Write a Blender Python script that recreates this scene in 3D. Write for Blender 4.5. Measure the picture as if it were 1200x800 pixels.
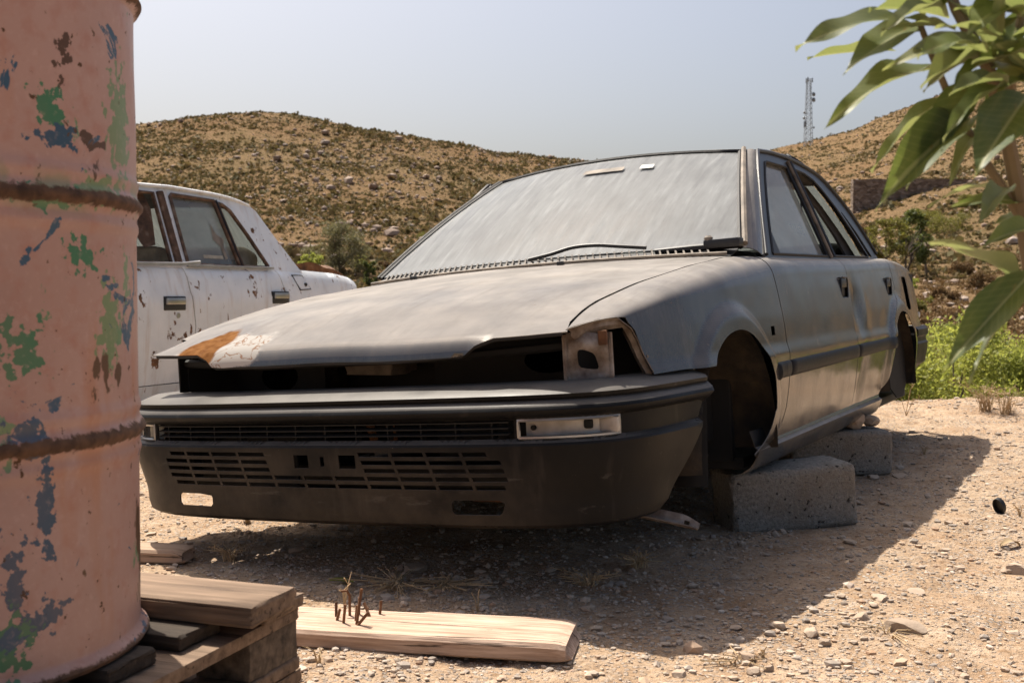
import bpy, bmesh, math, random
import numpy as np
from mathutils import Vector, Matrix
from mathutils.geometry import delaunay_2d_cdt

random.seed(7)
rng = np.random.default_rng(7)
scene = bpy.context.scene
for o in list(bpy.data.objects):
    bpy.data.objects.remove(o)
R = math.radians

# ------------------------------------------------------------------ camera
F_PX, CAM_H, PITCH = 1322.13, 0.72, 2.2523
cam_d = bpy.data.cameras.new('camera')
cam = bpy.data.objects.new('camera', cam_d)
scene.collection.objects.link(cam)
cam.location = (0, 0, CAM_H)
cam.rotation_euler = (R(90 - PITCH), 0, 0)
cam_d.sensor_width = 36
cam_d.lens = F_PX / 1200 * 36
cam_d.clip_start = 0.05
cam_d.clip_end = 5000
cam_d.dof.use_dof = True
cam_d.dof.focus_distance = 2.9
cam_d.dof.aperture_fstop = 10
scene.camera = cam

# ------------------------------------------------------------------ sky and sun
SUN_AZ, SUN_EL = R(-33), R(60)
world = bpy.data.worlds.new('World')
scene.world = world
world.use_nodes = True
wn = world.node_tree
sky = wn.nodes.new('ShaderNodeTexSky')
sky.sky_type = 'NISHITA'
sky.sun_disc = False
sky.sun_elevation = SUN_EL
sky.sun_rotation = SUN_AZ
sky.altitude = 0
sky.air_density = 0.9
sky.dust_density = 6.0
sky.ozone_density = 0.2
bg = wn.nodes['Background']
wn.links.new(sky.outputs[0], bg.inputs[0])
bg.inputs[1].default_value = 0.091
sun_d = bpy.data.lights.new('sun', 'SUN')
sun_d.energy = 5.0
sun_d.angle = R(0.5)
sun_d.color = (1.0, 0.93, 0.82)
sun = bpy.data.objects.new('sun', sun_d)
scene.collection.objects.link(sun)
SUN_DIR = Vector((math.sin(SUN_AZ) * math.cos(SUN_EL), math.cos(SUN_AZ) * math.cos(SUN_EL), math.sin(SUN_EL)))
sun.rotation_euler = SUN_DIR.to_track_quat('Z', 'Y').to_euler()
sun.location = SUN_DIR * 50
scene.view_settings.view_transform = 'Standard'
scene.view_settings.look = 'None'
scene.view_settings.gamma = 1
scene.view_settings.use_curve_mapping = False
scene.view_settings.exposure = 0.72

# ------------------------------------------------------------------ helpers
COL = scene.collection


def tag(o, label=None, cat=None, group=None, kind=None):
    if label: o['label'] = label
    if cat: o['category'] = cat
    if group: o['group'] = group
    if kind: o['kind'] = kind
    return o


def obj(name, me, m=None, parent=None):
    o = bpy.data.objects.new(name, me)
    COL.objects.link(o)
    if m is not None and me is not None and len(me.materials) == 0:
        me.materials.append(m)
    if parent is not None:
        o.parent = parent
    return o


def empty(name, matrix):
    o = bpy.data.objects.new(name, None)
    COL.objects.link(o)
    o.empty_display_size = 0.1
    o.matrix_world = matrix
    return o


def mesh(name, v, f, smooth=True, sharp=38):
    me = bpy.data.meshes.new(name)
    me.from_pydata([tuple(map(float, p)) for p in v], [], [tuple(map(int, q)) for q in f])
    me.validate()
    if smooth:
        me.polygons.foreach_set('use_smooth', [True] * len(me.polygons))
        me.set_sharp_from_angle(angle=R(sharp))
    me.update()
    return me


def bigmesh(name, v, f, smooth=False):
    """many faces of the same size, fast"""
    v = np.asarray(v, np.float32); f = np.asarray(f, np.int32)
    me = bpy.data.meshes.new(name)
    k = f.shape[1]
    me.vertices.add(len(v)); me.vertices.foreach_set('co', v.ravel())
    me.loops.add(f.size); me.loops.foreach_set('vertex_index', f.ravel())
    me.polygons.add(len(f))
    me.polygons.foreach_set('loop_start', np.arange(len(f), dtype=np.int32) * k)
    me.update(calc_edges=True)
    me.polygons.foreach_set('use_smooth', [smooth] * len(f))
    return me


def resample(loop, step, closed=True):
    P = np.asarray(loop, float); out = []
    n = len(P)
    for i in range(n if closed else n - 1):
        a, b = P[i], P[(i + 1) % n]
        k = max(1, int(math.ceil(np.linalg.norm(b - a) / step)))
        for j in range(k):
            out.append(a + (b - a) * j / k)
    if not closed: out.append(P[-1])
    return np.array(out)


def smooth_loop(pts, n=6, closed=False):
    """Catmull-Rom through points"""
    P = [np.asarray(p, float) for p in pts]; out = []; m = len(P)
    for i in range(m if closed else m - 1):
        if closed: p0, p1, p2, p3 = P[i - 1], P[i], P[(i + 1) % m], P[(i + 2) % m]
        else:
            p1, p2 = P[i], P[i + 1]
            p0 = P[i - 1] if i > 0 else 2 * p1 - p2
            p3 = P[i + 2] if i + 2 < m else 2 * p2 - p1
        for j in range(n):
            t = j / n
            out.append(.5 * ((2 * p1) + (-p0 + p2) * t + (2 * p0 - 5 * p1 + 4 * p2 - p3) * t * t + (-p0 + 3 * p1 - 3 * p2 + p3) * t ** 3))
    if not closed: out.append(P[-1])
    return [tuple(p) for p in out]


def evenodd(pts, loops):
    x, y = pts[:, 0], pts[:, 1]
    ins = np.zeros(len(pts), bool)
    for L in loops:
        a = L; b = np.roll(L, -1, 0)
        for (x1, y1), (x2, y2) in zip(a, b):
            if y1 == y2: continue
            c = ((y1 > y) != (y2 > y))
            ins ^= c & (x < (x2 - x1) * (y - y1) / (y2 - y1) + x1)
    return ins


def thicken(V, Fc, thick):
    V = np.asarray(V, float); Fc = np.asarray(Fc, int)
    fn = np.cross(V[Fc[:, 1]] - V[Fc[:, 0]], V[Fc[:, 2]] - V[Fc[:, 0]])
    nv = np.zeros_like(V)
    for k in range(3): np.add.at(nv, Fc[:, k], fn)
    nv /= np.linalg.norm(nv, axis=1)[:, None] + 1e-12
    n = len(V)
    V2 = np.vstack([V, V - nv * thick])
    cnt = {}
    for t in Fc:
        for a, b in ((t[0], t[1]), (t[1], t[2]), (t[2], t[0])):
            cnt[(a, b)] = 1
    rim = [(b, a, a + n, b + n) for (a, b) in cnt if (b, a) not in cnt]
    faces = [tuple(t) for t in Fc] + [tuple(q + n for q in t[::-1]) for t in Fc] + rim
    return V2, faces


def trim(name, outline, fn, holes=(), step=.03, thick=.0, hint=(1, 0, 0), edge=None, sharp=38, lines=()):
    """a curved sheet: 2-D outline with holes, meshed and bent by fn(a, b)"""
    edge = edge or step
    loops = [resample(outline, edge)] + [resample(h, edge) for h in holes]
    allp = np.vstack(loops)
    lo, hi = loops[0].min(0), loops[0].max(0)
    gx = np.arange(lo[0] + step * .5, hi[0], step); gy = np.arange(lo[1] + step * .5, hi[1], step)
    g = np.array([(x, y) for y in gy for x in gx]) if len(gx) and len(gy) else np.zeros((0, 2))
    if len(lines):       # rows that follow the moulding lines exactly
        g = np.array([(x, b) for (a0, a1, b) in lines for x in np.arange(a0, a1, step)])
    if len(g):
        g = g[evenodd(g, loops)]
        if len(g):
            d = np.min([np.min(((g[:, None, :] - L[None, i:i + 200]) ** 2).sum(2), axis=1) for L in loops for i in range(0, len(L), 200)], axis=0)
            g = g[d > (.4 * min(step, edge)) ** 2]
    verts = [Vector(p) for p in allp] + [Vector(p) for p in g]
    edges = []; k = 0
    for L in loops:
        n = len(L); edges += [(k + i, k + (i + 1) % n) for i in range(n)]; k += n
    v, e, f, *_ = delaunay_2d_cdt(verts, edges, [], 0, 1e-7)
    v = np.array([(p.x, p.y) for p in v]); f = np.array([t for t in f if len(t) == 3])
    f = f[evenodd(v[f].mean(1), loops)]
    V = fn(v[:, 0], v[:, 1])
    fnv = np.cross(V[f[:, 1]] - V[f[:, 0]], V[f[:, 2]] - V[f[:, 0]]).sum(0)
    if fnv @ np.asarray(hint, float) < 0: f = f[:, ::-1]
    if thick: V, f = thicken(V, f, thick)
    return mesh(name, V, f, sharp=sharp)


def grid(name, fn, us, vs, thick=0, hint=(0, 0, 1), sharp=38):
    us = np.asarray(us); vs = np.asarray(vs)
    A, B = np.meshgrid(us, vs)
    V = fn(A.ravel(), B.ravel()); n = len(us); f = []
    for j in range(len(vs) - 1):
        for i in range(n - 1):
            a = j * n + i
            f += [(a, a + 1, a + n + 1), (a, a + n + 1, a + n)]
    f = np.array(f)
    fnv = np.cross(V[f[:, 1]] - V[f[:, 0]], V[f[:, 2]] - V[f[:, 0]]).sum(0)
    if fnv @ np.asarray(hint, float) < 0: f = f[:, ::-1]
    if thick: V, f = thicken(V, f, thick)
    return mesh(name, V, f, sharp=sharp)


def boxmesh(name, sx, sy, sz, bev=.004, seg=2, jitter=0, cuts=0, loc=(0, 0, 0)):
    bm = bmesh.new()
    bmesh.ops.create_cube(bm, size=1)
    for v in bm.verts: v.co = Vector((v.co.x * sx, v.co.y * sy, v.co.z * sz))
    if cuts: bmesh.ops.subdivide_edges(bm, edges=bm.edges[:], cuts=cuts, use_grid_fill=True)
    if bev: bmesh.ops.bevel(bm, geom=[e for e in bm.edges if len(e.link_faces) == 2 and e.calc_face_angle(0) > .5], offset=bev, segments=seg, affect='EDGES', profile=.6)
    if jitter:
        for v in bm.verts: v.co += Vector((random.gauss(0, 1), random.gauss(0, 1), random.gauss(0, 1))) * jitter
    for v in bm.verts: v.co += Vector(loc)
    me = bpy.data.meshes.new(name); bm.to_mesh(me); bm.free()
    me.polygons.foreach_set('use_smooth', [True] * len(me.polygons)); me.set_sharp_from_angle(angle=R(35))
    return me


def tube_vf(path, rad, n=8, off=0, cap=True):
    P = [Vector(p) for p in path]; V = []; Fc = []
    rads = rad if hasattr(rad, '__len__') else [rad] * len(P)
    up = None
    for i, p in enumerate(P):
        t = (P[min(i + 1, len(P) - 1)] - P[max(i - 1, 0)]).normalized()
        if up is None:
            up = Vector((0, 0, 1)) if abs(t.z) < .9 else Vector((1, 0, 0))
        up = (up - t * up.dot(t)).normalized(); sd = t.cross(up)
        for k in range(n):
            a = 2 * math.pi * k / n
            V.append(p + (up * math.cos(a) + sd * math.sin(a)) * rads[i])
    for i in range(len(P) - 1):
        for k in range(n):
            a, b = off + i * n + k, off + i * n + (k + 1) % n
            Fc.append((a, a + n, b + n, b))
    if cap:
        Fc.append(tuple(off + k for k in range(n))); Fc.append(tuple(off + (len(P) - 1) * n + k for k in reversed(range(n))))
    return V, Fc


def tube(name, path, rad, n=8):
    v, f = tube_vf(path, rad, n)
    me = mesh(name, v, [q for q in f], sharp=50)
    return me


def tubes(name, paths, rad, n=6):
    V = []; Fc = []
    for p in paths:
        v, f = tube_vf(p, rad, n, len(V)); V += v; Fc += f
    return mesh(name, V, Fc, sharp=50)


def lathe(name, prof, n=48, axis='z'):
    V = []; Fc = []
    for (r, z) in prof:
        for k in range(n):
            a = 2 * math.pi * k / n
            c = (r * math.cos(a), r * math.sin(a), z)
            V.append(c if axis == 'z' else (c[2], c[0], c[1]))
    for i in range(len(prof) - 1):
        for k in range(n):
            a, b = i * n + k, i * n + (k + 1) % n
            Fc.append((a, b, b + n, a + n))
    return mesh(name, V, Fc)


_T = rng.random((256, 256))


def vnoise(x, y, s=0):
    x = np.asarray(x, float) + s * 17.3; y = np.asarray(y, float) + s * 41.7
    xi = np.floor(x).astype(int); yi = np.floor(y).astype(int); fx = x - xi; fy = y - yi
    fx = fx * fx * (3 - 2 * fx); fy = fy * fy * (3 - 2 * fy)
    g = lambda a, b: _T[a & 255, b & 255]
    return (g(xi, yi) * (1 - fx) + g(xi + 1, yi) * fx) * (1 - fy) + (g(xi, yi + 1) * (1 - fx) + g(xi + 1, yi + 1) * fx) * fy


def fbm(x, y, o=4, s=0):
    r = 0; a = .5
    for k in range(o):
        r = r + a * (vnoise(np.asarray(x) * 2 ** k, np.asarray(y) * 2 ** k, s + k) - .5); a *= .5
    return r


def sstep(a, b, x):
    t = np.clip((np.asarray(x, float) - a) / (b - a), 0, 1); return t * t * (3 - 2 * t)


# ------------------------------------------------------------------ materials
class Mat:
    def __init__(s, name):
        s.m = bpy.data.materials.new(name); s.m.use_nodes = True
        s.nt = s.m.node_tree; s.b = s.nt.nodes['Principled BSDF']; s.out = s.nt.nodes['Material Output']

    def n(s, t, ins=None, **kw):
        nd = s.nt.nodes.new('ShaderNode' + t)
        for k, v in kw.items(): setattr(nd, k, v)
        for k, v in (ins or {}).items(): s.set(nd.inputs[k], v)
        return nd

    def set(s, sock, v):
        if isinstance(v, bpy.types.NodeSocket): s.nt.links.new(v, sock)
        else:
            if sock.type == 'RGBA' and len(v) == 3: v = (*v, 1)
            sock.default_value = v

    def p(s, **kw):
        names = dict(col='Base Color', rough='Roughness', metal='Metallic', nrm='Normal', alpha='Alpha', spec='Specular IOR Level', coat='Coat Weight', crough='Coat Roughness', trans='Transmission Weight', sub='Subsurface Weight')
        for k, v in kw.items(): s.set(s.b.inputs[names[k]], v)
        return s

    def co(s, kind='Object', scale=(1, 1, 1), rot=(0, 0, 0)):
        c = s.n('TexCoord').outputs[kind]
        return s.n('Mapping', {'Vector': c, 'Scale': scale, 'Rotation': rot}).outputs[0]

    def noise(s, scale, detail=4, vec=None, rough=.55, dist=0):
        i = {'Scale': scale, 'Detail': detail, 'Roughness': rough, 'Distortion': dist}
        i['Vector'] = vec if vec is not None else s.co()
        return s.n('TexNoise', i).outputs[0]

    def ramp(s, fac, stops, interp='LINEAR'):
        nd = s.n('ValToRGB', {'Fac': fac}); cr = nd.color_ramp; cr.interpolation = interp
        while len(cr.elements) < len(stops): cr.elements.new(.5)
        for e, (p, c) in zip(cr.elements, stops):
            e.position = p; e.color = (*c, 1) if hasattr(c, '__len__') else (c, c, c, 1)
        return nd.outputs[0]

    def mix(s, f, a, b, blend='MIX'):
        nd = s.n('Mix', data_type='RGBA', blend_type=blend)
        s.set(nd.inputs[0], f); s.set(nd.inputs[6], a); s.set(nd.inputs[7], b); return nd.outputs[2]

    def math(s, op, a, b=0., c=None):
        nd = s.n('Math', operation=op); s.set(nd.inputs[0], a); s.set(nd.inputs[1], b)
        if c is not None: s.set(nd.inputs[2], c)
        return nd.outputs[0]

    def step(s, v, lo, hi, a=0., b=1.):
        nd = s.n('MapRange', {'Value': v, 'From Min': lo, 'From Max': hi, 'To Min': a, 'To Max': b}); nd.clamp = True
        return nd.outputs[0]

    def sep(s, v):
        return s.n('SeparateXYZ', {'Vector': v}).outputs

    def bump(s, h, strength=.3, dist=.01):
        return s.n('Bump', {'Height': h, 'Strength': strength, 'Distance': dist}).outputs[0]

    def nz(s):
        """object-space up component of the normal: where settled dust lies"""
        g = s.n('NewGeometry').outputs['True Normal']
        return s.sep(g)[2]

    def ell(s, cx, cy, cz, rx, ry, rz, warp=.35, wscale=9):
        """soft blob mask in object space, warped by noise"""
        v = s.co()
        d = s.n('VectorMath', {0: v, 1: (cx, cy, cz)}, operation='SUBTRACT').outputs[0]
        d = s.n('VectorMath', {0: d, 1: (1 / rx, 1 / ry, 1 / rz)}, operation='MULTIPLY').outputs[0]
        l = s.n('VectorMath', {0: d}, operation='LENGTH').outputs['Value']
        w = s.noise(wscale, 4)
        return s.step(s.math('ADD', l, s.math('MULTIPLY', s.math('SUBTRACT', w, .5), warp * 4)), 1.05, .9)


MT = {}


def simple(name, col, rough=.6, metal=0, var=.12, scale=14, spec=.5, bump=0, bscale=60):
    M = Mat(name); n = M.noise(scale, 5)
    c2 = tuple(c * (1 - var * 2) for c in col); c3 = tuple(min(1, c * (1 + var)) for c in col)
    M.p(col=M.ramp(n, [(.3, c2), (.7, c3)]), rough=rough, metal=metal, spec=spec)
    if bump: M.p(nrm=M.bump(M.noise(bscale, 4), bump, .005))
    MT[name] = M.m
    return M.m


def make_materials():
    # silver paint, sun-faded and dusty; rusty blister and bare filler near the nose of the bonnet
    M = Mat('silver_paint')
    n1 = M.noise(3.2, 5); nf = M.noise(55, 4); drip = M.noise(26, 4, M.co(scale=(1, 1, .05)))
    paint = M.ramp(n1, [(.3, (.10, .099, .098)), (.7, (.14, .137, .134))])
    paint = M.mix(M.step(drip, .50, .70, 0, .30), paint, (.20, .18, .155))
    up = M.step(M.nz(), .30, .92)
    dust = M.math('MULTIPLY', up, M.step(M.math('ADD', M.math('MULTIPLY', n1, .6), M.math('MULTIPLY', M.noise(11, 5), .4)), .30, .62, .60, .95))
    dcol = M.mix(M.noise(5, 4), (.44, .395, .35), (.55, .51, .465))
    fil_ = M.noise(70, 5, M.co(scale=(1, 1, .06)), .6); side = M.math('MULTIPLY', M.step(M.noise(5, 6, None, .6), .42, .72, .04, .30), M.step(fil_, .35, .65, .5, 1.2))
    f = M.math('MAXIMUM', dust, side)
    col = M.mix(f, paint, dcol)
    wsh_ = M.noise(30, 5, M.co(scale=(1, .10, .3)), .62); col = M.mix(M.step(wsh_, .52, .70, 0, .40), col, (.27, .245, .215)); col = M.mix(M.step(M.noise(3.3, 6, None, .7), .55, .68, 0, .35), col, (.30, .265, .22))
    speck = M.step(nf, .68, .74, 0, .45)
    col = M.mix(speck, col, (.26, .20, .14))
    white = M.ell(-.40, .03, .66, .17, .15, .09, .3, 12)
    col = M.mix(M.math('MULTIPLY', white, .9), col, (.60, .565, .51))
    rust = M.ell(-.475, .06, .66, .075, .17, .09, .22, 10)
    rcol = M.ramp(M.noise(40, 5), [(.3, (.19, .075, .022)), (.7, (.36, .17, .06))])
    col = M.mix(rust, col, rcol)
    crack = M.math('MULTIPLY', white, M.step(M.math('ABSOLUTE', M.math('SUBTRACT', M.noise(16, 3, None, .5, .6), .5)), .018, .006))
    col = M.mix(M.math('MULTIPLY', crack, .8), col, (.30, .14, .06))
    dry = M.math('MAXIMUM', M.math('MAXIMUM', f, rust), white)
    bp_ = M.bump(nf, .06, .002)
    M.p(col=paint, metal=.75, rough=M.step(M.noise(9, 5), .3, .7, .11, .24), spec=.4, nrm=bp_)
    df_ = M.n('BsdfDiffuse', {'Color': col, 'Roughness': .6}).outputs[0]
    mx_ = M.n('MixShader', {0: M.math('MINIMUM', M.math('MAXIMUM', dry, speck), .97), 1: M.b.outputs[0], 2: df_}).outputs[0]
    M.nt.links.new(mx_, M.out.inputs[0]); MT['silver'] = M.m

    # white wreck paint: chalky, with rust spots and runs
    M = Mat('chalky_white_paint')
    n = M.noise(5, 6); spots = M.noise(8.5, 6, None, .62); runs = M.noise(17, 5, M.co(scale=(1, 1, .12)))
    base = M.ramp(n, [(.3, (.66, .69, .70)), (.7, (.83, .84, .83))])
    base = M.mix(M.step(runs, .54, .72, 0, .5), base, (.50, .39, .30))
    rust = M.math('MAXIMUM', M.step(spots, .63, .65), M.step(M.noise(23, 5, M.co(scale=(1, 1, .45)), .6), .665, .685))
    rc = M.ramp(M.noise(30, 4), [(.3, (.05, .026, .014)), (.7, (.26, .12, .05))])
    col = M.mix(rust, base, rc)
    M.p(col=col, rough=M.step(rust, 0, 1, .38, .9), spec=.45); MT['white_paint'] = M.m

    # black bumper plastic, sun bleached and dusty
    M = Mat('bumper_plastic')
    n = M.noise(6, 5); nf = M.noise(160, 3); st = M.noise(22, 4, M.co(scale=(1, 1, .08)))
    up = M.step(M.nz(), .45, .95)
    col = M.ramp(n, [(.3, (.0035, .0036, .0042)), (.7, (.008, .008, .0085))])
    px_, py_, z = M.sep(M.co())
    low = M.math('MULTIPLY', M.math('MULTIPLY', M.step(z, .41, .36), M.step(px_, .68, .45, .05, 1)), M.step(M.noise(4, 6, None, .65), .38, .62, .1, 1))      # road dirt caked on the lower valance
    col = M.mix(M.math('MULTIPLY', low, .62), col, (.075, .06, .045))
    col = M.mix(M.math('MULTIPLY', up, M.step(n, .3, .6, .45, .85)), col, (.15, .135, .12))
    col = M.mix(M.step(st, .6, .75, 0, .14), col, (.14, .12, .10))
    scf_ = M.noise(13, 6, M.co(scale=(.35, 1, 1.6)), .68); col = M.mix(M.step(scf_, .62, .68, 0, .35), col, (.10, .09, .08))
    col = M.mix(M.step(nf, .74, .78, 0, .6), col, (.25, .21, .16))
    M.p(col=col, rough=M.step(n, .3, .7, .36, .55), spec=.15, nrm=M.bump(nf, .08, .002)); MT['bumper'] = M.m

    simple('black_plastic', (.012, .012, .013), .5)
    simple('rubber', (.010, .010, .012), .55, bump=.2, spec=.25)
    simple('dark_metal', (.02, .018, .016), .7, .2, var=.3)
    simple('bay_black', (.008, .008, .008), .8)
    M = Mat('arch_grime'); n = M.noise(9, 6)
    M.p(col=M.ramp(n, [(.35, (.014, .012, .010)), (.6, (.06, .042, .025)), (.75, (.14, .09, .045))]), rough=.85, nrm=M.bump(M.noise(45, 5), .4, .01)); MT['arch'] = M.m
    M = Mat('rusty_bracket'); n = M.noise(22, 6)
    M.p(col=M.ramp(n, [(.3, (.06, .034, .02)), (.5, (.18, .14, .11)), (.7, (.34, .30, .265))]), rough=.55, metal=.35, nrm=M.bump(n, .2, .004)); MT['bracket'] = M.m
    M = Mat('rust'); n = M.noise(14, 6)
    M.p(col=M.ramp(n, [(.3, (.05, .024, .013)), (.55, (.17, .075, .03)), (.75, (.28, .16, .09))]), rough=.9, nrm=M.bump(n, .4, .006)); MT['rust'] = M.m
    M = Mat('rusty_trim'); n = M.noise(18, 6)
    M.p(col=M.ramp(n, [(.3, (.03, .02, .014)), (.55, (.13, .07, .04)), (.75, (.26, .20, .15))]), rough=.8); MT['rusty_trim'] = M.m
    simple('dirty_trim', (.22, .18, .14), .75, var=.3)
    simple('slat', (.13, .11, .09), .8, var=.3)
    simple('chrome', (.45, .44, .42), .3, .8)
    simple('interior', (.045, .04, .035), .85, var=.3)
    simple('seat_cloth', (.42, .37, .29), .9, var=.2)
    simple('headliner', (.16, .145, .125), .95)
    simple('frame_black', (.018, .019, .022), .38, spec=.6)
    M = Mat('lamp_reflector'); M.p(col=M.ramp(M.noise(20, 5), [(.3, (.34, .30, .26)), (.7, (.62, .59, .54))]), rough=.45, metal=.2); MT['lamp'] = M.m

    # dusty glass: a film of settled dust with wiped and rain-streaked runs over real glass
    def dusty(name, lo, hi, dcol, sx, rot=(0, 0, 0), film=None, trans=(.55, .6, .6)):
        M = Mat(name); st = M.noise(sx, 5, M.co(scale=(1, .12, .12), rot=rot)); n = M.noise(4, 4)
        d = M.step(M.math('ADD', M.math('MULTIPLY', st, .6), M.math('MULTIPLY', n, .4)), .38, .62, lo, hi)
        if film == 'z':      # thick drift of dust along the foot of the screen
            zz = M.sep(M.co())[2]; d = M.math('MAXIMUM', d, M.step(M.math('ADD', zz, M.math('MULTIPLY', M.noise(3, 3), .10)), 1.06, .95, 0, .98))
        dc = M.mix(M.noise(2.5, 3), dcol, tuple(c * .86 for c in dcol))
        s2 = M.noise(sx * 1.7, 5, M.co(scale=(1, .10, .10), rot=rot), .6); dc = M.mix(M.step(s2, .50, .68, 0, .55), dc, tuple(c * .66 for c in dcol)); dc = M.mix(M.step(s2, .46, .36, 0, .5), dc, tuple(min(1, c * 1.25) for c in dcol))
        df = M.n('BsdfDiffuse', {'Color': dc}).outputs[0]
        tl = M.n('BsdfTranslucent', {'Color': dc}).outputs[0]
        tr = M.n('BsdfTransparent', {'Color': trans}).outputs[0]
        gl = M.n('BsdfGlossy', {'Color': (1, 1, 1), 'Roughness': .03}).outputs[0]
        fr = M.n('Fresnel', {'IOR': 1.45}).outputs[0]
        dt = M.n('MixShader', {0: .35, 1: df, 2: tl}).outputs[0]
        g = M.n('MixShader', {0: fr, 1: tr, 2: gl}).outputs[0]
        gd = M.n('MixShader', {0: d, 1: g, 2: dt}).outputs[0]
        fin = M.n('MixShader', {0: M.math('MULTIPLY', fr, .12), 1: gd, 2: gl}).outputs[0]
        M.nt.links.new(fin, M.out.inputs[0]); MT[name] = M.m
    dusty('windscreen_dust', .50, .95, (.41, .42, .42), 34, film='z')
    dusty('side_glass_dust', .32, .62, (.42, .42, .40), 14)
    dusty('clear_lens', .05, .25, (.4, .38, .35), 20)

    # drum: salmon paint over older green and blue coats, rust
    M = Mat('drum_paint')
    v = M.co(); n = M.noise(3, 5)
    col = M.ramp(n, [(.3, (.37, .222, .183)), (.7, (.45, .285, .24))])
    col = M.mix(M.step(M.noise(38, 4), .5, .72, 0, .5), col, (.37, .155, .11))
    vertical = M.noise(9, 4, M.co(scale=(1, 1, .18)))
    stain = M.step(vertical, .57, .68, 0, .55)
    col = M.mix(stain, col, (.42, .17, .075))
    gpat = M.step(M.noise(8.5, 6, M.co(scale=(1, 1, .75)), .6), .64, .65)
    col = M.mix(gpat, col, M.mix(M.noise(14, 3), (.055, .19, .10), (.19, .27, .13)))
    blue = M.step(M.noise(10.5, 6, M.co(scale=(1.1, 1.1, 1.2), rot=(.5, .4, .9)), .6, .7), .635, .645)
    PATCH = [(0.288, -0.013, 0.692, 0.03, 0.075, 'lg'), (0.281, -0.065, 0.604, 0.045, 0.018, 'lg'), (0.226, -0.178, 0.406, 0.028, 0.027, 'g'), (0.249, -0.144, 0.698, 0.02, 0.022, 'g'), (0.269, -0.102, 0.521, 0.026, 0.016, 'g'), (0.284, -0.05, 0.429, 0.024, 0.05, 'lg'), (0.288, 0.004, 0.491, 0.012, 0.035, 'lg'), (0.241, -0.157, 0.211, 0.012, 0.05, 'b'), (0.214, -0.192, 0.137, 0.012, 0.04, 'b'), (0.234, -0.168, 0.084, 0.03, 0.016, 'b'), (0.255, -0.134, 0.664, 0.03, 0.01, 'b'), (0.259, -0.127, 0.763, 0.011, 0.03, 'r'), (0.274, -0.089, 0.665, 0.02, 0.008, 'r'), (0.236, -0.165, 0.589, 0.05, 0.012, 'g'), (0.226, -0.178, 0.301, 0.02, 0.02, 'b'), (0.207, -0.2, 0.058, 0.03, 0.035, 'g')]
    PC = {'lg': (.17, .235, .115), 'g': (.05, .165, .085), 'b': (.032, .075, .125), 'r': (.085, .042, .022)}
    for (px_, py_, pz_, rx_, rz_, c_) in PATCH:
        col = M.mix(M.ell(px_, py_, pz_, rx_, rx_, rz_, .9 if c_ == 'lg' else 1.5, 60), col, PC[c_])
    zz = M.sep(v)[2]
    col = M.mix(blue, col, (.035, .085, .14))
    dirt_ = M.noise(2.2, 6, M.co(scale=(1, 1, .5)), .65); col = M.mix(M.step(dirt_, .5, .7, 0, .4), col, (.27, .15, .115))
    fade_ = M.noise(120, 3); col = M.mix(M.step(fade_, .55, .75, 0, .3), col, (.52, .36, .30))
    speck = M.step(M.noise(46, 5, None, .6), .655, .675)
    col = M.mix(speck, col, (.09, .045, .022))
    scr = M.step(M.noise(12, 5, M.co(scale=(1, 1, .55), rot=(.2, .7, 0)), .62), .625, .64)
    col = M.mix(scr, col, (.10, .05, .025))
    ring = None
    for zc in (.0, .29, .594, .875):
        d = M.math('ABSOLUTE', M.math('SUBTRACT', zz, zc))
        d = M.math('ADD', d, M.math('MULTIPLY', M.math('SUBTRACT', M.noise(55, 6, None, .7), .5), .022))
        r = M.step(d, .0115, .008)
        ring = r if ring is None else M.math('MAXIMUM', ring, r)
    rc = M.ramp(M.noise(50, 5), [(.3, (.045, .025, .016)), (.7, (.15, .08, .045))])
    gr = M.step(M.math('ABSOLUTE', M.math('SUBTRACT', zz, .60)), .035, .0)
    gr = M.math('MULTIPLY', gr, M.step(M.noise(8, 4), .5, .55))
    col = M.mix(M.math('MULTIPLY', gr, .8), col, (.17, .22, .12))
    col = M.mix(ring, col, rc)
    M.p(col=col, rough=M.step(M.math('MAXIMUM', ring, speck), 0, 1, .48, .9), spec=.4)
    hgt = M.math('SUBTRACT', M.math('MULTIPLY', M.noise(60, 4), .3), M.math('MAXIMUM', gpat, blue))
    M.p(nrm=M.bump(hgt, .25, .002)); MT['drum'] = M.m

    def wood(name, lo, hi, dark, grain=1.):
        M = Mat(name); vv = M.co(scale=(.6, 9, 9)); g = M.noise(6 * grain, 7, vv, .65, .4); l = M.noise(3, 4)
        col = M.ramp(g, [(.28, lo), (.68, hi)])
        col = M.mix(M.step(l, .5, .75, 0, .45), col, dark)
        crack = M.step(M.noise(4.5, 5, M.co(scale=(.5, 14, 14)), .6, .8), .40, .36)
        col = M.mix(M.math('MULTIPLY', crack, .8), col, (.03, .02, .013))
        knot = M.step(M.noise(22, 3), .73, .77)
        col = M.mix(M.math('MULTIPLY', knot, .6), col, (.11, .055, .025))
        M.p(col=col, rough=.85, spec=.25, nrm=M.bump(g, .5, .004)); MT[name] = M.m
    wood('pallet_wood', (.085, .055, .036), (.29, .20, .135), (.055, .038, .028))
    wood('plank_wood', (.23, .14, .09), (.61, .45, .345), (.29, .18, .11), 1.7)
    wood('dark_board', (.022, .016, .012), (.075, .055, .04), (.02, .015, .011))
    simple('block_wood', (.13, .095, .065), .95, var=.35, scale=60, bump=.5, bscale=90)
    wood('scrap_wood', (.30, .20, .13), (.46, .33, .24), (.25, .16, .10))

    M = Mat('concrete'); n = M.noise(90, 6, None, .7); b = M.noise(6, 5); pit = M.noise(170, 3)
    col = M.ramp(n, [(.3, (.15, .138, .12)), (.7, (.38, .35, .305))])
    col = M.mix(M.step(b, .4, .7, 0, .4), col, (.36, .33, .28))
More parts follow.
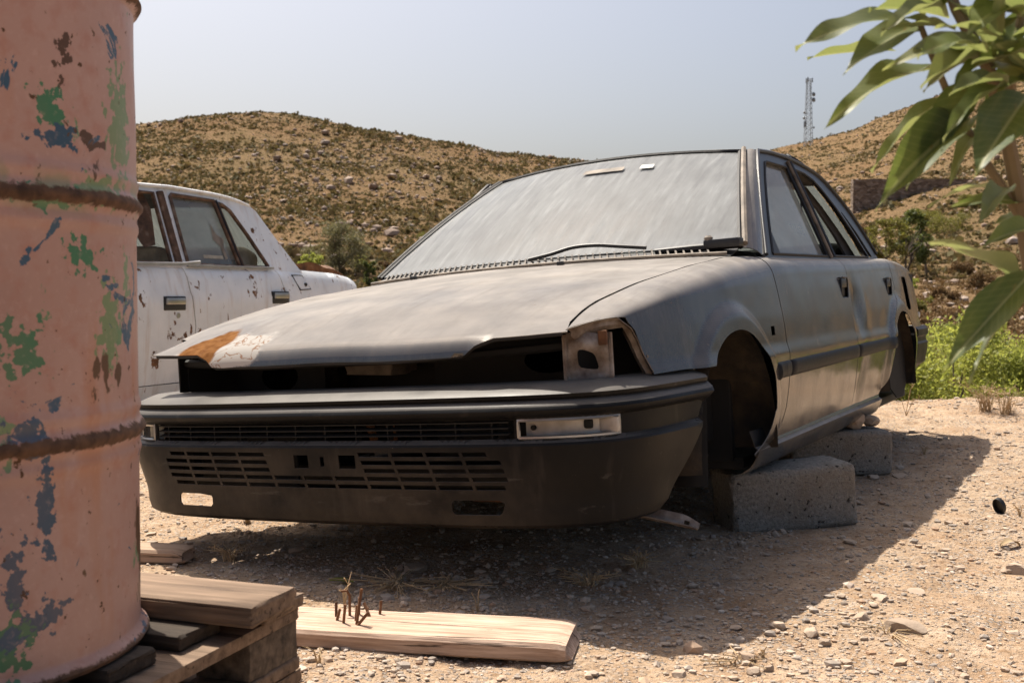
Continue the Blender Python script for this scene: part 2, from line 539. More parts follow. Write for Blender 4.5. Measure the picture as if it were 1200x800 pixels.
    col = M.mix(M.step(pit, .36, .30), col, (.05, .05, .05))
    col = M.mix(M.step(M.noise(3.5, 5, None, .6), .52, .66, 0, .55), col, (.20, .155, .11)); hole_ = M.step(M.noise(48, 3), .36, .31); col = M.mix(hole_, col, (.05, .045, .04))
    M.p(col=col, rough=.95, spec=.2, nrm=M.bump(M.math('SUBTRACT', M.math('ADD', n, pit), M.math('MULTIPLY', hole_, 1.5)), .9, .008)); MT['concrete'] = M.m

    # ground
    M = Mat('gravel_earth'); v = M.co('Object')
    big = M.noise(.9, 5, v); mid = M.noise(6, 6, v, .6); fine = M.noise(70, 6, v, .7)
    col = M.ramp(mid, [(.25, (.28, .175, .10)), (.5, (.43, .30, .195)), (.75, (.54, .41, .295))])
    col = M.mix(M.step(big, .42, .62, 0, .5), col, (.40, .30, .21)); col = M.mix(M.step(M.noise(2.1, 5, v, .6), .52, .66, 0, .6), col, (.33, .20, .11))
    col = M.mix(M.step(fine, .55, .72, 0, .55), col, (.53, .43, .33))
    col = M.mix(M.step(fine, .45, .33, 0, .75), col, (.15, .085, .045))
    m2_ = M.noise(22, 6, v, .65); col = M.mix(M.step(m2_, .56, .66, 0, .65), col, (.22, .125, .06)); col = M.mix(M.step(m2_, .42, .34, 0, .5), col, (.56, .45, .35))
    vo = M.n('TexVoronoi', {'Vector': v, 'Scale': 75.}); cell = M.sep(vo.outputs['Color'])[0]
    pcol = M.ramp(cell, [(0, (.20, .17, .145)), (.3, (.40, .35, .30)), (.6, (.31, .27, .24)), (1, (.58, .52, .45))])
    pm = M.math('MULTIPLY', M.step(vo.outputs['Distance'], .42, .34), M.step(M.noise(5, 4, v), .42, .58, .2, .85))
    col = M.mix(pm, col, pcol)
    h = M.math('ADD', M.math('MULTIPLY', fine, .6), M.math('ADD', M.math('MULTIPLY', mid, .8), M.math('MULTIPLY', pm, .35)))
    M.p(col=col, rough=.97, spec=.12, nrm=M.bump(M.math('ADD', h, m2_), 1., .018)); MT['ground'] = M.m

    def island(name, stops, rough=.9, extra=None, spec=.2):
        M = Mat(name); r = M.n('NewGeometry').outputs['Random Per Island']
        col = M.ramp(r, stops); col = M.mix(M.math('MULTIPLY', M.noise(40, 3), .4), col, tuple(c * .6 for c in stops[0][1]))
        M.p(col=col, rough=rough, spec=spec); MT[name] = M.m
    island('pebbles', [(0, (.30, .26, .225)), (.25, (.48, .37, .27)), (.5, (.40, .34, .285)), (.75, (.56, .44, .33)), (.93, (.42, .26, .16)), (1, (.70, .62, .53))])
    island('rocks', [(0, (.24, .18, .14)), (.4, (.36, .27, .21)), (.8, (.44, .35, .285)), (1, (.33, .28, .24))])
    M = Mat('stone'); n = M.noise(16, 6); oi = M.n('ObjectInfo').outputs['Random']
    M.p(col=M.mix(n, M.ramp(oi, [(0, (.22, .16, .115)), (.5, (.34, .25, .18)), (1, (.27, .185, .125))]), M.ramp(oi, [(0, (.38, .30, .23)), (.5, (.50, .41, .325)), (1, (.44, .34, .26))])), rough=.95, spec=.15, nrm=M.bump(M.noise(60, 5), .5, .006)); MT['stone'] = M.m

    # hillside soil
    M = Mat('hill_soil'); v = M.co('Object')
    a = M.noise(.045, 6, v, .6); b = M.noise(.6, 6, v, .7); c = M.noise(3.5, 5, v, .7)
    col = M.ramp(a, [(.3, (.205, .12, .06)), (.5, (.225, .145, .075)), (.7, (.165, .12, .058))])
    col = M.mix(M.step(b, .50, .64, 0, .75), col, (.13, .095, .036))
    col = M.mix(M.step(c, .53, .63, 0, .8), col, (.35, .225, .14))
    col = M.mix(M.step(c, .46, .38, 0, .85), col, (.10, .068, .026))
    e_ = M.noise(9, 4, v, .7); col = M.mix(M.step(e_, .56, .62, 0, .6), col, (.12, .095, .045))
    M.p(col=col, rough=1., spec=.05, nrm=M.bump(M.math('ADD', b, c), .9, .5)); MT['hill'] = M.m

    def leafmat(name, stops, tl=.35, rough=.55, per='Random Per Island', tc=(.30, .33, .05)):
        M = Mat(name)
        r = M.n('NewGeometry').outputs[per] if per != 'obj' else M.n('ObjectInfo').outputs['Random']
        col = M.ramp(r, stops)
        M.p(col=col, rough=rough, spec=.3)
        t = M.n('BsdfTranslucent', {'Color': M.mix(.5, col, tc, 'MIX')}).outputs[0]
        x = M.n('MixShader', {0: tl, 1: M.b.outputs[0], 2: t}).outputs[0]
        M.nt.links.new(x, M.out.inputs[0]); MT[name] = M.m
    leafmat('hill_scrub', [(0, (.055, .055, .018)), (.3, (.11, .085, .032)), (.6, (.17, .105, .045)), (.85, (.12, .10, .035)), (1, (.08, .085, .025))], .25, .8, tc=(.20, .15, .06))
    leafmat('bush_leaf', [(0, (.13, .165, .04)), (.4, (.22, .25, .06)), (.75, (.32, .33, .09)), (1, (.17, .21, .05))], .55, .6, tc=(.46, .48, .08))
    leafmat('yellow_scrub', [(0, (.11, .10, .025)), (.5, (.17, .15, .04)), (1, (.22, .17, .06))], .3, .7)
    leafmat('brown_scrub', [(0, (.13, .078, .036)), (.5, (.20, .12, .055)), (1, (.15, .11, .045))], .2, .8, tc=(.25, .15, .06))
    leafmat('olive_leaf', [(0, (.12, .115, .06)), (.5, (.18, .165, .085)), (1, (.23, .20, .11))], .3, .7, tc=(.28, .26, .11))
    leafmat('tree_leaf', [(0, (.045, .06, .022)), (.5, (.075, .10, .03)), (1, (.12, .14, .04))], .25, .6)
    simple('bark', (.13, .10, .075), .95, var=.3, bump=.4)
    simple('dry_stem', (.42, .30, .17), .9, var=.2)
    simple('mast_steel', (.20, .22, .24), .6, .2)
    simple('dish', (.30, .31, .32), .6)
    M = Mat('dry_stone_wall'); vo = M.n('TexVoronoi', {'Vector': M.co(scale=(1, 1, 1.6)), 'Scale': 3.2})
    M.p(col=M.ramp(M.sep(vo.outputs['Color'])[0], [(0, (.10, .07, .05)), (.6, (.20, .145, .105)), (1, (.29, .23, .18))]), rough=.95, nrm=M.bump(vo.outputs['Distance'], .8, .1)); MT['stonewall'] = M.m

    # broad leaves close to the lens: green blade, pale midrib and veins, light passes through
    M = Mat('broad_leaf'); g = M.co('Object'); x, y, z = M.sep(g); oi = M.n('ObjectInfo').outputs['Random']
    blade = M.ramp(oi, [(0, (.045, .08, .025)), (.4, (.10, .14, .04)), (.75, (.21, .22, .11)), (1, (.075, .11, .035))])
    n = M.noise(4, 4, M.co('Object', scale=(1, 2, 1)))
    blade = M.mix(M.step(n, .5, .8, 0, .5), blade, (.20, .19, .07))
    rib = M.step(M.math('ABSOLUTE', y), .035, .015)
    vein = M.math('SINE', M.math('MULTIPLY', M.math('ADD', x, M.math('MULTIPLY', M.math('ABSOLUTE', y), -.45)), 85.))
    blade = M.mix(M.math('MULTIPLY', M.step(vein, .75, 1.), .25), blade, (.25, .27, .10))
    blade = M.mix(M.math('MULTIPLY', rib, .7), blade, (.36, .36, .17))
    edge = M.step(M.noise(7, 4), .68, .74)
    blade = M.mix(edge, blade, (.25, .15, .05))
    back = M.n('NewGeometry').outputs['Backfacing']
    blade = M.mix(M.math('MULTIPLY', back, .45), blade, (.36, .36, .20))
    M.p(col=blade, rough=.5, spec=.4)
    t = M.n('BsdfTranslucent', {'Color': M.mix(.5, blade, (.27, .32, .05))}).outputs[0]
    s_ = M.n('MixShader', {0: .42, 1: M.b.outputs[0], 2: t}).outputs[0]
    M.nt.links.new(s_, M.out.inputs[0]); MT['broad_leaf'] = M.m
    M = Mat('green_stem'); M.p(col=M.ramp(M.noise(9, 4), [(.3, (.13, .09, .05)), (.7, (.24, .18, .10))]), rough=.7); MT['stem'] = M.m


make_materials()

# ------------------------------------------------------------------ terrain
def ground_z(x, y):
    x = np.asarray(x, float); y = np.asarray(y, float)
    z = fbm(x * .8, y * .8, 3, 1) * .035 + fbm(x * 5, y * 5, 4, 5) * .034 + fbm(x * 15, y * 15, 3, 15) * .022
    z = z + sstep(6.0, 6.7, y) * (1 - sstep(6.9, 8.2, y)) * (.03 + .05 * vnoise(x * 2.2, y * 2.2, 9))    # low berm at the edge of the lot
    return z - sstep(7.2, 12, y) * .35


def axis(lo, hi, step, far_lo, far_hi, grow=1.12):
    a = list(np.arange(lo, hi, step)); s = step; x = a[-1]
    while x < far_hi: s *= grow; x += s; a.append(x)
    s = step; x = lo; b = []
    while x > far_lo: s *= grow; x -= s; b.append(x)
    return np.array(b[::-1] + a)


xs = axis(-1.3, 3.6, .018, -80, 80); ys = axis(1.7, 7.2, .018, -60, 16)
A, B = np.meshgrid(xs, ys)
V = np.stack([A, B, ground_z(A, B)], -1).reshape(-1, 3)
nx, ny = len(xs), len(ys)
ii = np.arange(nx * ny).reshape(ny, nx)
Fq = np.stack([ii[:-1, :-1], ii[:-1, 1:], ii[1:, 1:], ii[1:, :-1]], -1).reshape(-1, 4)
ground = obj('ground', bigmesh('ground', V, Fq, True), MT['ground'])
tag(ground, 'pale stony earth of the yard around the cars', 'ground', kind='structure')

# hill silhouettes: tangent of bearing -> tangent of elevation
def tb(px): return [((u - 600) / 1322., (348 - v) / 1322.) for u, v in px]
LEFT = np.array(tb([(-900, 300), (-400, 235), (-100, 180), (60, 156), (165, 141), (230, 133), (300, 129), (350, 132), (420, 146), (500, 161), (580, 173), (660, 183), (720, 189), (800, 215), (900, 262), (1000, 310), (1150, 348), (2400, 348)]))
RIGHT = np.array(tb([(-900, 310), (300, 290), (700, 225), (800, 201), (880, 181), (920, 171), (1000, 150), (1070, 121), (1110, 106), (1200, 72), (1270, 62), (1350, 90), (1500, 190), (1700, 285), (2400, 335)]))
LD = np.array([[6, 0], [24, 0], [40, .07], [70, .21], [110, .53], [150, .86], [172, 1.], [185, .98], [230, .6], [320, .2], [450, 0]])
RD = np.array([[6, 0], [16, 0], [35, .07], [55, .20], [85, .40], [110, .545], [200, .83], [300, 1.], [330, .97], [400, .6], [520, .2]])


def hill_z(x, y):
    x = np.asarray(x, float); y = np.maximum(np.asarray(y, float), 1)
    a = x / y
    zl = y * np.interp(a, LEFT[:, 0], LEFT[:, 1]) * np.interp(y, LD[:, 0], LD[:, 1])
    zr = y * np.interp(a, RIGHT[:, 0], RIGHT[:, 1]) * np.interp(y, RD[:, 0], RD[:, 1])
    k = 1.5
    z = np.maximum(zl, zr) + np.log1p(np.exp(-np.abs(zl - zr) / k)) * k * sstep(60, 200, y)
    z = z + (fbm(x / 14, y / 14, 4, 3) * 2.2) * sstep(25, 70, y) + fbm(x / 3.5, y / 3.5, 4, 11) * .5 * sstep(14, 40, y)
    return z - .45 + .45 * sstep(14, 30, y)


aa = np.linspace(-1.25, 1.25, 420); rr = np.exp(np.linspace(math.log(9), math.log(520), 300))
A, B = np.meshgrid(aa, rr)
X, Y = A * B, B
V = np.stack([X, Y, hill_z(X, Y)], -1).reshape(-1, 3)
nx, ny = len(aa), len(rr); ii = np.arange(nx * ny).reshape(ny, nx)
Fq = np.stack([ii[:-1, :-1], ii[:-1, 1:], ii[1:, 1:], ii[1:, :-1]], -1).reshape(-1, 4)
hill = obj('hillside', bigmesh('hillside', V, Fq, True), MT['hill'])
tag(hill, 'dry brown scrub hills rising behind the yard', 'hill', kind='structure')
far = obj('terrain', grid('terrain', lambda a, b: np.stack([a, b, a * 0 - 1.2], 1), np.linspace(-2000, 2000, 9), np.linspace(-2000, 2000, 9)), MT['hill'])
tag(far, 'flat dry land around the yard and hills', 'terrain', kind='structure')

ICO_V = None


def ico(sub):
    bm = bmesh.new(); bmesh.ops.create_icosphere(bm, subdivisions=sub, radius=1)
    v = np.array([p.co[:] for p in bm.verts]); f = np.array([[q.index for q in t.verts] for t in bm.faces]); bm.free()
    return v, f


def scatter_blobs(name, P, S, sub, squash, jit, sink=.3):
    """P centres, S sizes -> one mesh of lumpy stones"""
    v0, f0 = ico(sub); n = len(P)
    ang = rng.random(n) * 6.283; c, s = np.cos(ang), np.sin(ang)
    v = np.repeat(v0[None], n, 0) * (1 + jit * rng.standard_normal((n, len(v0), 1)))
    v = v * (S[:, None, None] * np.stack([np.ones(n), .55 + .4 * rng.random(n), squash * (.6 + .7 * rng.random(n))], 1)[:, None, :])
    x = v[..., 0] * c[:, None] - v[..., 1] * s[:, None]; y = v[..., 0] * s[:, None] + v[..., 1] * c[:, None]
    v = np.stack([x, y, v[..., 2] + (S * squash * (1 - sink))[:, None]], -1) + P[:, None, :]
    f = (f0[None] + (np.arange(n) * len(v0))[:, None, None]).reshape(-1, 3)
    return bigmesh(name, v.reshape(-1, 3), f)


def in_view(n, y0, y1, power, margin=.03, amin=None, amax=None):
    u = rng.random(n); y = (y0 ** power + u * (y1 ** power - y0 ** power)) ** (1 / power)
    lo, hi = (amin if amin is not None else -.4538 - margin), (amax if amax is not None else .4538 + margin)
    a = lo + rng.random(n) * (hi - lo)
    return a * y, y


# gravel: far too many to count
x, y = in_view(60000, 1.95, 8.0, .3, .06)
s = np.exp(rng.normal(math.log(.0031), .62, len(x))) * (y / 3.0) ** .35
s = np.clip(s, .002, .022)
dens = fbm(x * 1.3, y * 1.3, 3, 21) + .12
k = rng.random(len(x)) < np.clip(dens * 3 + .35, .12, 1)
x, y, s = x[k], y[k], s[k]
gr = obj('gravel', scatter_blobs('gravel', np.stack([x, y, ground_z(x, y)], 1), s, 1, .5, .16, .55), MT['pebbles'])
tag(gr, 'small grey and beige gravel scattered over the yard', 'gravel', kind='stuff')

# hillside scrub and loose rock
def clumps(name, P, S, q=22, h=.75, leaf=.33):
    n = len(P)
    d = rng.standard_normal((n, q, 3)); d /= np.linalg.norm(d, axis=2)[..., None]; d[..., 2] = np.abs(d[..., 2]) * h
    c = d * (.45 + .55 * rng.random((n, q, 1))) * S[:, None, None]
    t1 = rng.standard_normal((n, q, 3)); t1 /= np.linalg.norm(t1, axis=2)[..., None]
    t2 = np.cross(t1, rng.standard_normal((n, q, 3))); t2 /= np.linalg.norm(t2, axis=2)[..., None]
    L = S[:, None, None] * leaf * (.6 + .8 * rng.random((n, q, 1)))
    base = P[:, None, :] + c
    V = np.stack([base - t1 * L, base + t2 * L * .8, base + t1 * L, base - t2 * L * .8], 2).reshape(-1, 3)
    return bigmesh(name, V, np.arange(len(V)).reshape(-1, 4))


def hill_scatter(n, y0, y1, amin, amax, power=1.4):
    x, y = in_view(n, y0, y1, power, 0, amin, amax)
    return np.stack([x, y, hill_z(x, y)], 1)


P = np.vstack([hill_scatter(52000, 50, 176, -.42, .14), hill_scatter(42000, 50, 305, .14, .56, 1.2)])
d_ = fbm(P[:, 0] / 9, P[:, 1] / 9, 3, 31)
P = P[rng.random(len(P)) < np.clip(.6 + d_ * 2.4, .2, 1)]
S = np.clip(np.exp(rng.normal(math.log(.185), .5, len(P))), .07, .85)
sc = obj('hill_scrub', clumps('hill_scrub', P, S, 10, .75, .42), MT['hill_scrub'])
P = hill_scatter(2600, 13, 52, -.1, .56, 1.1)
P = P[rng.random(len(P)) < np.clip(.55 + fbm(P[:, 0] / 5, P[:, 1] / 5, 3, 35) * 2.6, .05, 1)]
ns_ = obj('slope_scrub', clumps('slope_scrub', P, np.clip(np.exp(rng.normal(math.log(.22), .4, len(P))), .08, .5), 90, .7, .13), MT['brown_scrub'])
tag(ns_, 'low brown scrub and dead grass on the slope beyond the green shrubs', 'scrub', kind='stuff')
tag(sc, 'low dark scrub dotted all over the dry hills', 'scrub', kind='stuff')
P = np.vstack([hill_scatter(9000, 40, 174, -.42, .14), hill_scatter(8000, 48, 300, .14, .56, 1.)])
d_ = fbm(P[:, 0] / 12, P[:, 1] / 12, 3, 51)
P = P[rng.random(len(P)) < np.clip(.30 + d_ * 4, .06, 1)]
S = np.clip(np.exp(rng.normal(math.log(.12), .6, len(P))), .05, .8)
P2_ = hill_scatter(500, 14, 50, .1, .56, 1.1); P = np.vstack([P, P2_]); S = np.concatenate([S, np.clip(np.exp(rng.normal(math.log(.07), .5, len(P2_))), .03, .22)])
rk = obj('hill_rocks', scatter_blobs('hill_rocks', P, S, 1, .6, .16), MT['rocks'])
tag(rk, 'pale loose rocks strewn over the dry hillsides', 'rocks', kind='stuff')


# ------------------------------------------------------------------ silver car
# camera-solved pose of the wreck: it leans on its blocks
CAR = Matrix(((0.87261796, 0.48469729, -0.06005362, -0.43961877),
              (-0.48403656, 0.87465917, 0.02607573, 2.8020697),
              (0.06516529, 0.006314, 0.99785451, -0.04735248), (0, 0, 0, 1)))
car = empty('sedan_car', CAR)
tag(car, 'silver sedan wreck without wheels or headlights, propped on concrete blocks', 'car')
I = np.interp
ZC = np.array([(-.1, .63), (.1, .645), (.25, .675), (.45, .71), (.8, .738), (1.1, .755), (1.33, .772), (2.35, .796), (3.09, .82), (3.6, .822), (4.1, .80)])
PR = np.array([(.18, .735), (.205, .758), (.235, .770), (.27, .783), (.33, .798), (.40, .811), (.47, .821), (.535, .824), (.55, .819), (.565, .815), (.65, .808), (.75, .795), (.80, .786), (.85, .775)])
TP = np.array([(-.05, .15), (.05, .115), (.15, .085), (.25, .058), (.35, .038), (.5, .018), (.8, .006), (1.1, .002), (1.4, 0), (3.4, 0), (3.8, .014), (4.0, .035), (4.15, .06)])
HS = np.array([(.02, .632), (.06, .645), (.12, .664), (.25, .704), (.3, .717), (.5, .76), (.8, .806), (1.1, .838), (1.25, .848)])     # bonnet height along its side cut
XT = np.array([(.06, .655), (.12, .637), (.25, .628), (.5, .655), (.8, .683), (1.1, .69), (1.22, .70), (1.36, .738), (3.1, .738), (3.36, .735), (3.6, .70), (4.1, .66)])
ZT = np.array([(.06, .645), (.12, .664), (.25, .704), (.3, .717), (.5, .76), (.8, .806), (1.1, .838), (1.25, .845), (1.36, .842), (2.3, .857), (3.35, .883), (3.7, .885), (4.1, .86)])
Z0 = .18


def sm(tab, x, w=.05):
    return (I(x - w, tab[:, 0], tab[:, 1]) + 2 * I(x, tab[:, 0], tab[:, 1]) + I(x + w, tab[:, 0], tab[:, 1])) / 4


def prof(z): return (I(z - .006, PR[:, 0], PR[:, 1]) + I(z, PR[:, 0], PR[:, 1]) + I(z + .006, PR[:, 0], PR[:, 1])) / 3


ARCH = [(.81, .285, .335), (3.27, .30, .33)]


def flare(y, z):
    o = 0
    for cy, cz, r in ARCH:
        d = np.hypot(y - cy, z - cz) - r
        o = o + .017 * (1 - sstep(.035, .085, d)) * sstep(.20, .30, z)
    return o


def side_x(y, z):
    x = prof(z) + .0045 * fbm(y * 4.5, z * 7, 3, 121) - sm(TP, y) - .15 * np.clip(z - .5, 0, 1) * np.clip(1 - y / .8, 0, 1)
    return x + flare(y, z)


def s_of(y, z): return (z - Z0) / (sm(ZC, np.asarray(y, float)) - Z0)


def side(sign=1):
    def fn(y, s):
        zc = sm(ZC, y); z = Z0 + np.minimum(s, 1) * (zc - Z0); x = side_x(y, z)
        t = np.clip(s - 1, 0, 1); xt, zt = sm(XT, y), sm(ZT, y)
        cx = x - (x - xt) * .12; cz = zc + (zt - zc) * .85
        X = (1 - t) ** 2 * x + 2 * t * (1 - t) * cx + t * t * xt
        Z = (1 - t) ** 2 * zc + 2 * t * (1 - t) * cz + t * t * zt
        return np.stack([sign * np.where(s > 1, X, x), y, np.where(s > 1, Z, z)], 1)
    return fn


def yz(pts): return [(p[0], float(s_of(p[0], p[1]))) for p in pts]


def arch_pts(k, a0, a1, n=24, dr=0.):
    cy, cz, r = ARCH[k]
    return [(cy + (r + dr) * math.cos(t), cz + (r + dr) * math.sin(t)) for t in np.linspace(a0, a1, n)]


G = .0035
shut_front = [(1.286, .78), (1.296, .70), (1.301, .60), (1.303, .50), (1.302, .42), (1.296, .36), (1.272, .315), (1.225, .285), (1.175, .272)]
shut_b = [(2.318, .80), (2.300, .70), (2.289, .56), (2.288, .45), (2.289, .32), (2.286, .278)]
shut_r = [(3.26, .80), (3.255, .73), (3.21, .685), (3.13, .645), (3.055, .60), (3.0, .52), (2.968, .43), (2.93, .36), (2.88, .31), (2.82, .278)]


def sh(pts, d): return [(a + d, b) for a, b in pts]


def front_fender(sg):
    if sg < 0:      # only the rear half of this wing is left on the car
        L = yz([(.30, .55)]) + [(.24, 1.2), (.18, 2.)] + [(y, 2.) for y in np.linspace(.25, 1.20, 12)] + [(1.28, 1.93), (1.28, 1.4)] + yz(sh(shut_front, -G)) + yz([(1.12, .258), (1.06, .27), (1.122, .36)]) + yz(arch_pts(0, .26, math.pi - .83))
        return trim('front_fender', L, side(sg), step=.05, edge=.03, thick=.0025, hint=(sg, 0, 0), sharp=50)
    L = [(.29, s_of(.29, .532)), (.275, s_of(.275, .58)), (.262, s_of(.262, .64)), (.245, .97), (.195, 1.25), (.125, 1.65), (.072, 2.)]
    L += [(y, 2.) for y in np.linspace(.12, 1.20, 14)] + [(1.25, 1.97), (1.283 - G, 1.93)]
    L += [(1.284 - G, 1.4)] + yz(sh(shut_front, -G)) + yz([(1.12, .258), (1.04, .236), (1.026, .244), (1.06, .270), (1.098, .312), (1.122, .36)])
    L += yz(arch_pts(0, .26, math.pi - .83)) + yz([(.50, .532)])
    marker = yz([(1.152, .592), (1.152, .620), (1.19, .620), (1.19, .592)])
    return trim('front_fender', L, side(sg), [marker], step=.0095, edge=.010, thick=.0025, hint=(sg, 0, 0), sharp=50)


def front_door(sg):
    L = yz(sh(shut_front[::-1], G)) + [(1.285 + G, 1.4), (1.290 + G, 1.93), (1.36, 1.97), (1.45, 2.)] + [(y, 2.) for y in np.linspace(1.6, 2.2, 6)] + [(2.325 - G, 2.), (2.322 - G, 1.4)] + yz(sh(shut_b, -G))
    h = yz([(2.19, .705), (2.19, .775), (2.20, .785), (2.33 - .035, .785), (2.33 - .03, .775), (2.298, .70), (2.28, .695), (2.20, .695)])
    h = yz([(2.165, .71), (2.165, .77), (2.175, .78), (2.265, .78), (2.275, .77), (2.275, .71), (2.265, .70), (2.175, .70)])
    return trim('front_door', L, side(sg), [h], step=.035, edge=.02, thick=.0025, hint=(sg, 0, 0), sharp=50)


def dent(fn, sg):
    """crumple pushed into the rear door"""
    def g(y, s):
        P = fn(y, s)
        z = P[:, 2]
        d = .016 * np.exp(-((y - 2.40) / .07) ** 2 - ((z - .66) / .09) ** 2) + .012 * np.exp(-((y - 2.52 - (z - .6) * .5) / .05) ** 2 - ((z - .40) / .10) ** 2) - .005 * np.exp(-((y - 2.52) / .06) ** 2 - ((z - .64) / .10) ** 2)
        P[:, 0] -= sg * d
        return P
    return g


def rear_door(sg):
    L = yz(sh(shut_b[::-1], G)) + [(2.322 + G, 1.4), (2.325 + G, 2.)] + [(y, 2.) for y in np.linspace(2.4, 3.2, 8)] + [(3.27 - G, 2.), (3.262 - G, 1.4)] + yz(sh(shut_r, -G))
    h = yz([(3.07, .715), (3.07, .775), (3.08, .785), (3.17, .785), (3.18, .775), (3.18, .715), (3.17, .705), (3.08, .705)])
    return trim('rear_door', L, dent(side(sg), sg), [h], step=.018, edge=.02, thick=.0025, hint=(sg, 0, 0), sharp=50)


def quarter(sg):
    L = [(4.06, s_of(4.06, .50)), (4.09, .9), (4.075, 1.3), (4.06, 2.)] + [(y, 2.) for y in np.linspace(3.95, 3.34, 7)] + [(3.27 + G, 2.), (3.262 + G, 1.4)] + yz(sh(shut_r[:6], G)) + yz(arch_pts(1, math.pi - .62, -.1)[1:]) + yz([(3.62, .33), (3.85, .35)])
    hole = yz([(3.505, .645), (3.505, .78), (3.515, .795), (3.635, .795), (3.645, .78), (3.645, .645), (3.635, .632), (3.515, .632)])
    return trim('quarter_panel', L, side(sg), [hole] if sg > 0 else [], step=.02, edge=.016, thick=.0025, hint=(sg, 0, 0), sharp=50)


def sill_fn(sg):
    def fn(y, z):
        x = I(z, [.165, .185, .20, .222, .242, .252, .262, .276, .31], [.70, .742, .762, .778, .787, .790, .778, .774, .762]) - .012 * np.clip((1.3 - y) / .3, 0, 1) ** 2
        return np.stack([sg * x, y, z], 1)
    return fn


for sg in (1, -1):
    fd_ = obj('front_fender', front_fender(sg), MT['silver'], car)
    if sg > 0: fd = fd_
    d1 = obj('front_door', front_door(sg), MT['silver'], car)
    d2 = obj('rear_door', rear_door(sg), MT['silver'], car)
    tag(d2, 'dented rear door') if sg > 0 else None
    q = obj('quarter_panel', quarter(sg), MT['silver'], car)
    obj('sill', grid('sill', sill_fn(sg), np.linspace(1.055, 2.86, 40), [.18, .19, .20, .222, .242, .252, .262, .276, .31], .003, (sg, 0, 0), 30), MT['silver'], car)
    if sg < 0: continue
    # handles sit in their recesses
    for dd, y0, z0 in ((d1, 2.165, .70), (d2, 3.07, .705)):
        zb = z0 + .04; xb = float(side_x(np.array([y0 + .05]), np.array([zb]))[0])
        hb = obj('door_handle', boxmesh('door_handle', .03, .105, .075, .008, loc=(xb - .022, y0 + .055, zb)), MT['black_plastic'], dd)
        obj('handle_flap', boxmesh('handle_flap', .012, .088, .034, .005, loc=(xb - .004, y0 + .055, zb + .017)), MT['frame_black'], hb)
        obj('handle_bezel', tube('handle_bezel', [(xb + .001, y0 + a, z0 + b) for a, b in ((0, .01), (0, .07), (.01, .08), (.10, .08), (.11, .07), (.11, .01), (.10, 0), (.01, 0), (0, .01))], .0035, 5), MT['black_plastic'], hb)
    # rubbing strip, one length on each panel
    def strip(y0, y1, par, zc=.482):
        def fn(t, a):
            z = zc + .026 * np.sin(a) + (t - 1.1) * .006
            x = side_x(t, z) - .001 + .012 * np.clip(np.cos(a), 0, 1) ** .6 * np.clip(np.minimum(t - y0, y1 - t) / .008, 0, 1)
            return np.stack([x, t, z], 1)
        obj('rubbing_strip', grid('rubbing_strip', fn, np.concatenate([[y0, y0 + .004], np.linspace(y0 + .009, y1 - .009, max(4, int((y1 - y0) / .04))), [y1 - .004, y1]]), np.linspace(-1.57, 1.57, 9), 0, (1, 0, 0), 60), MT['rubber'], par)
    strip(1.118, 1.298, fd); strip(1.309, 2.283, d1); strip(2.294, 2.985, d2)
    # boxes behind the side marker and filler openings
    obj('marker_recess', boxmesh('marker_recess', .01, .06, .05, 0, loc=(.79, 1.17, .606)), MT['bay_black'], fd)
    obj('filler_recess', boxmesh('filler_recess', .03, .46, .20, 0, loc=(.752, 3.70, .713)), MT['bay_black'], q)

# bonnet
YN = lambda x: .012 + .012 * (np.abs(x) / .66) ** 2.4
RN = .054


def bonnet(x, t):
    yn = YN(x); s0 = .28; ph = np.clip(s0 - t / RN, s0, math.pi / 2)
    yt = yn + RN
    y = np.where(t < 0, yt - RN * (np.sin(ph) - math.sin(s0)), yt + t)
    yb = np.maximum(y, yt)
    zt = sm(HS, yb, .04) + .022 * (1 - (x / .69) ** 2) * sstep(0, .3, yb) + .004 * (1 - (x / .69) ** 2)
    zt = zt + .007 * fbm(x * 4, yb * 4, 3, 131)
    z = np.where(t < 0, zt + RN * (np.cos(ph) - math.cos(s0)), zt)
    return np.stack([x, y, z], 1)


def xcut(y): return I(y, XT[:, 0], XT[:, 1]) - .004
rearY = lambda x: 1.205 - .10 * (1 - (x / .7) ** 2)
L = []
for yy in np.linspace(.13, 1.17, 14):
    xx = float(xcut(yy)); L.append((xx, yy - float(YN(xx)) - RN))
L = [(.648, .005), (.640, .03)] + L
L += [(xx, float(rearY(xx) - YN(xx) - RN)) for xx in np.linspace(.675, -.675, 16)]
R_ = [(-a, b) for a, b in L[:16]][::-1]
L += R_
L += [(-.655, -.012), (-.56, -.02), (-.47, -.024), (-.425, -.045), (-.40, -.066), (-.36, -.07), (0, -.07), (.36, -.07), (.40, -.066), (.425, -.045), (.47, -.024), (.56, -.02), (.655, -.012)]
hood = obj('bonnet', trim('bonnet', L, bonnet, step=.03, edge=.02, thick=.003, hint=(0, 0, 1), sharp=50), MT['silver'], car)
tag(hood, 'dusty bonnet with an orange rust blister at its front corner')
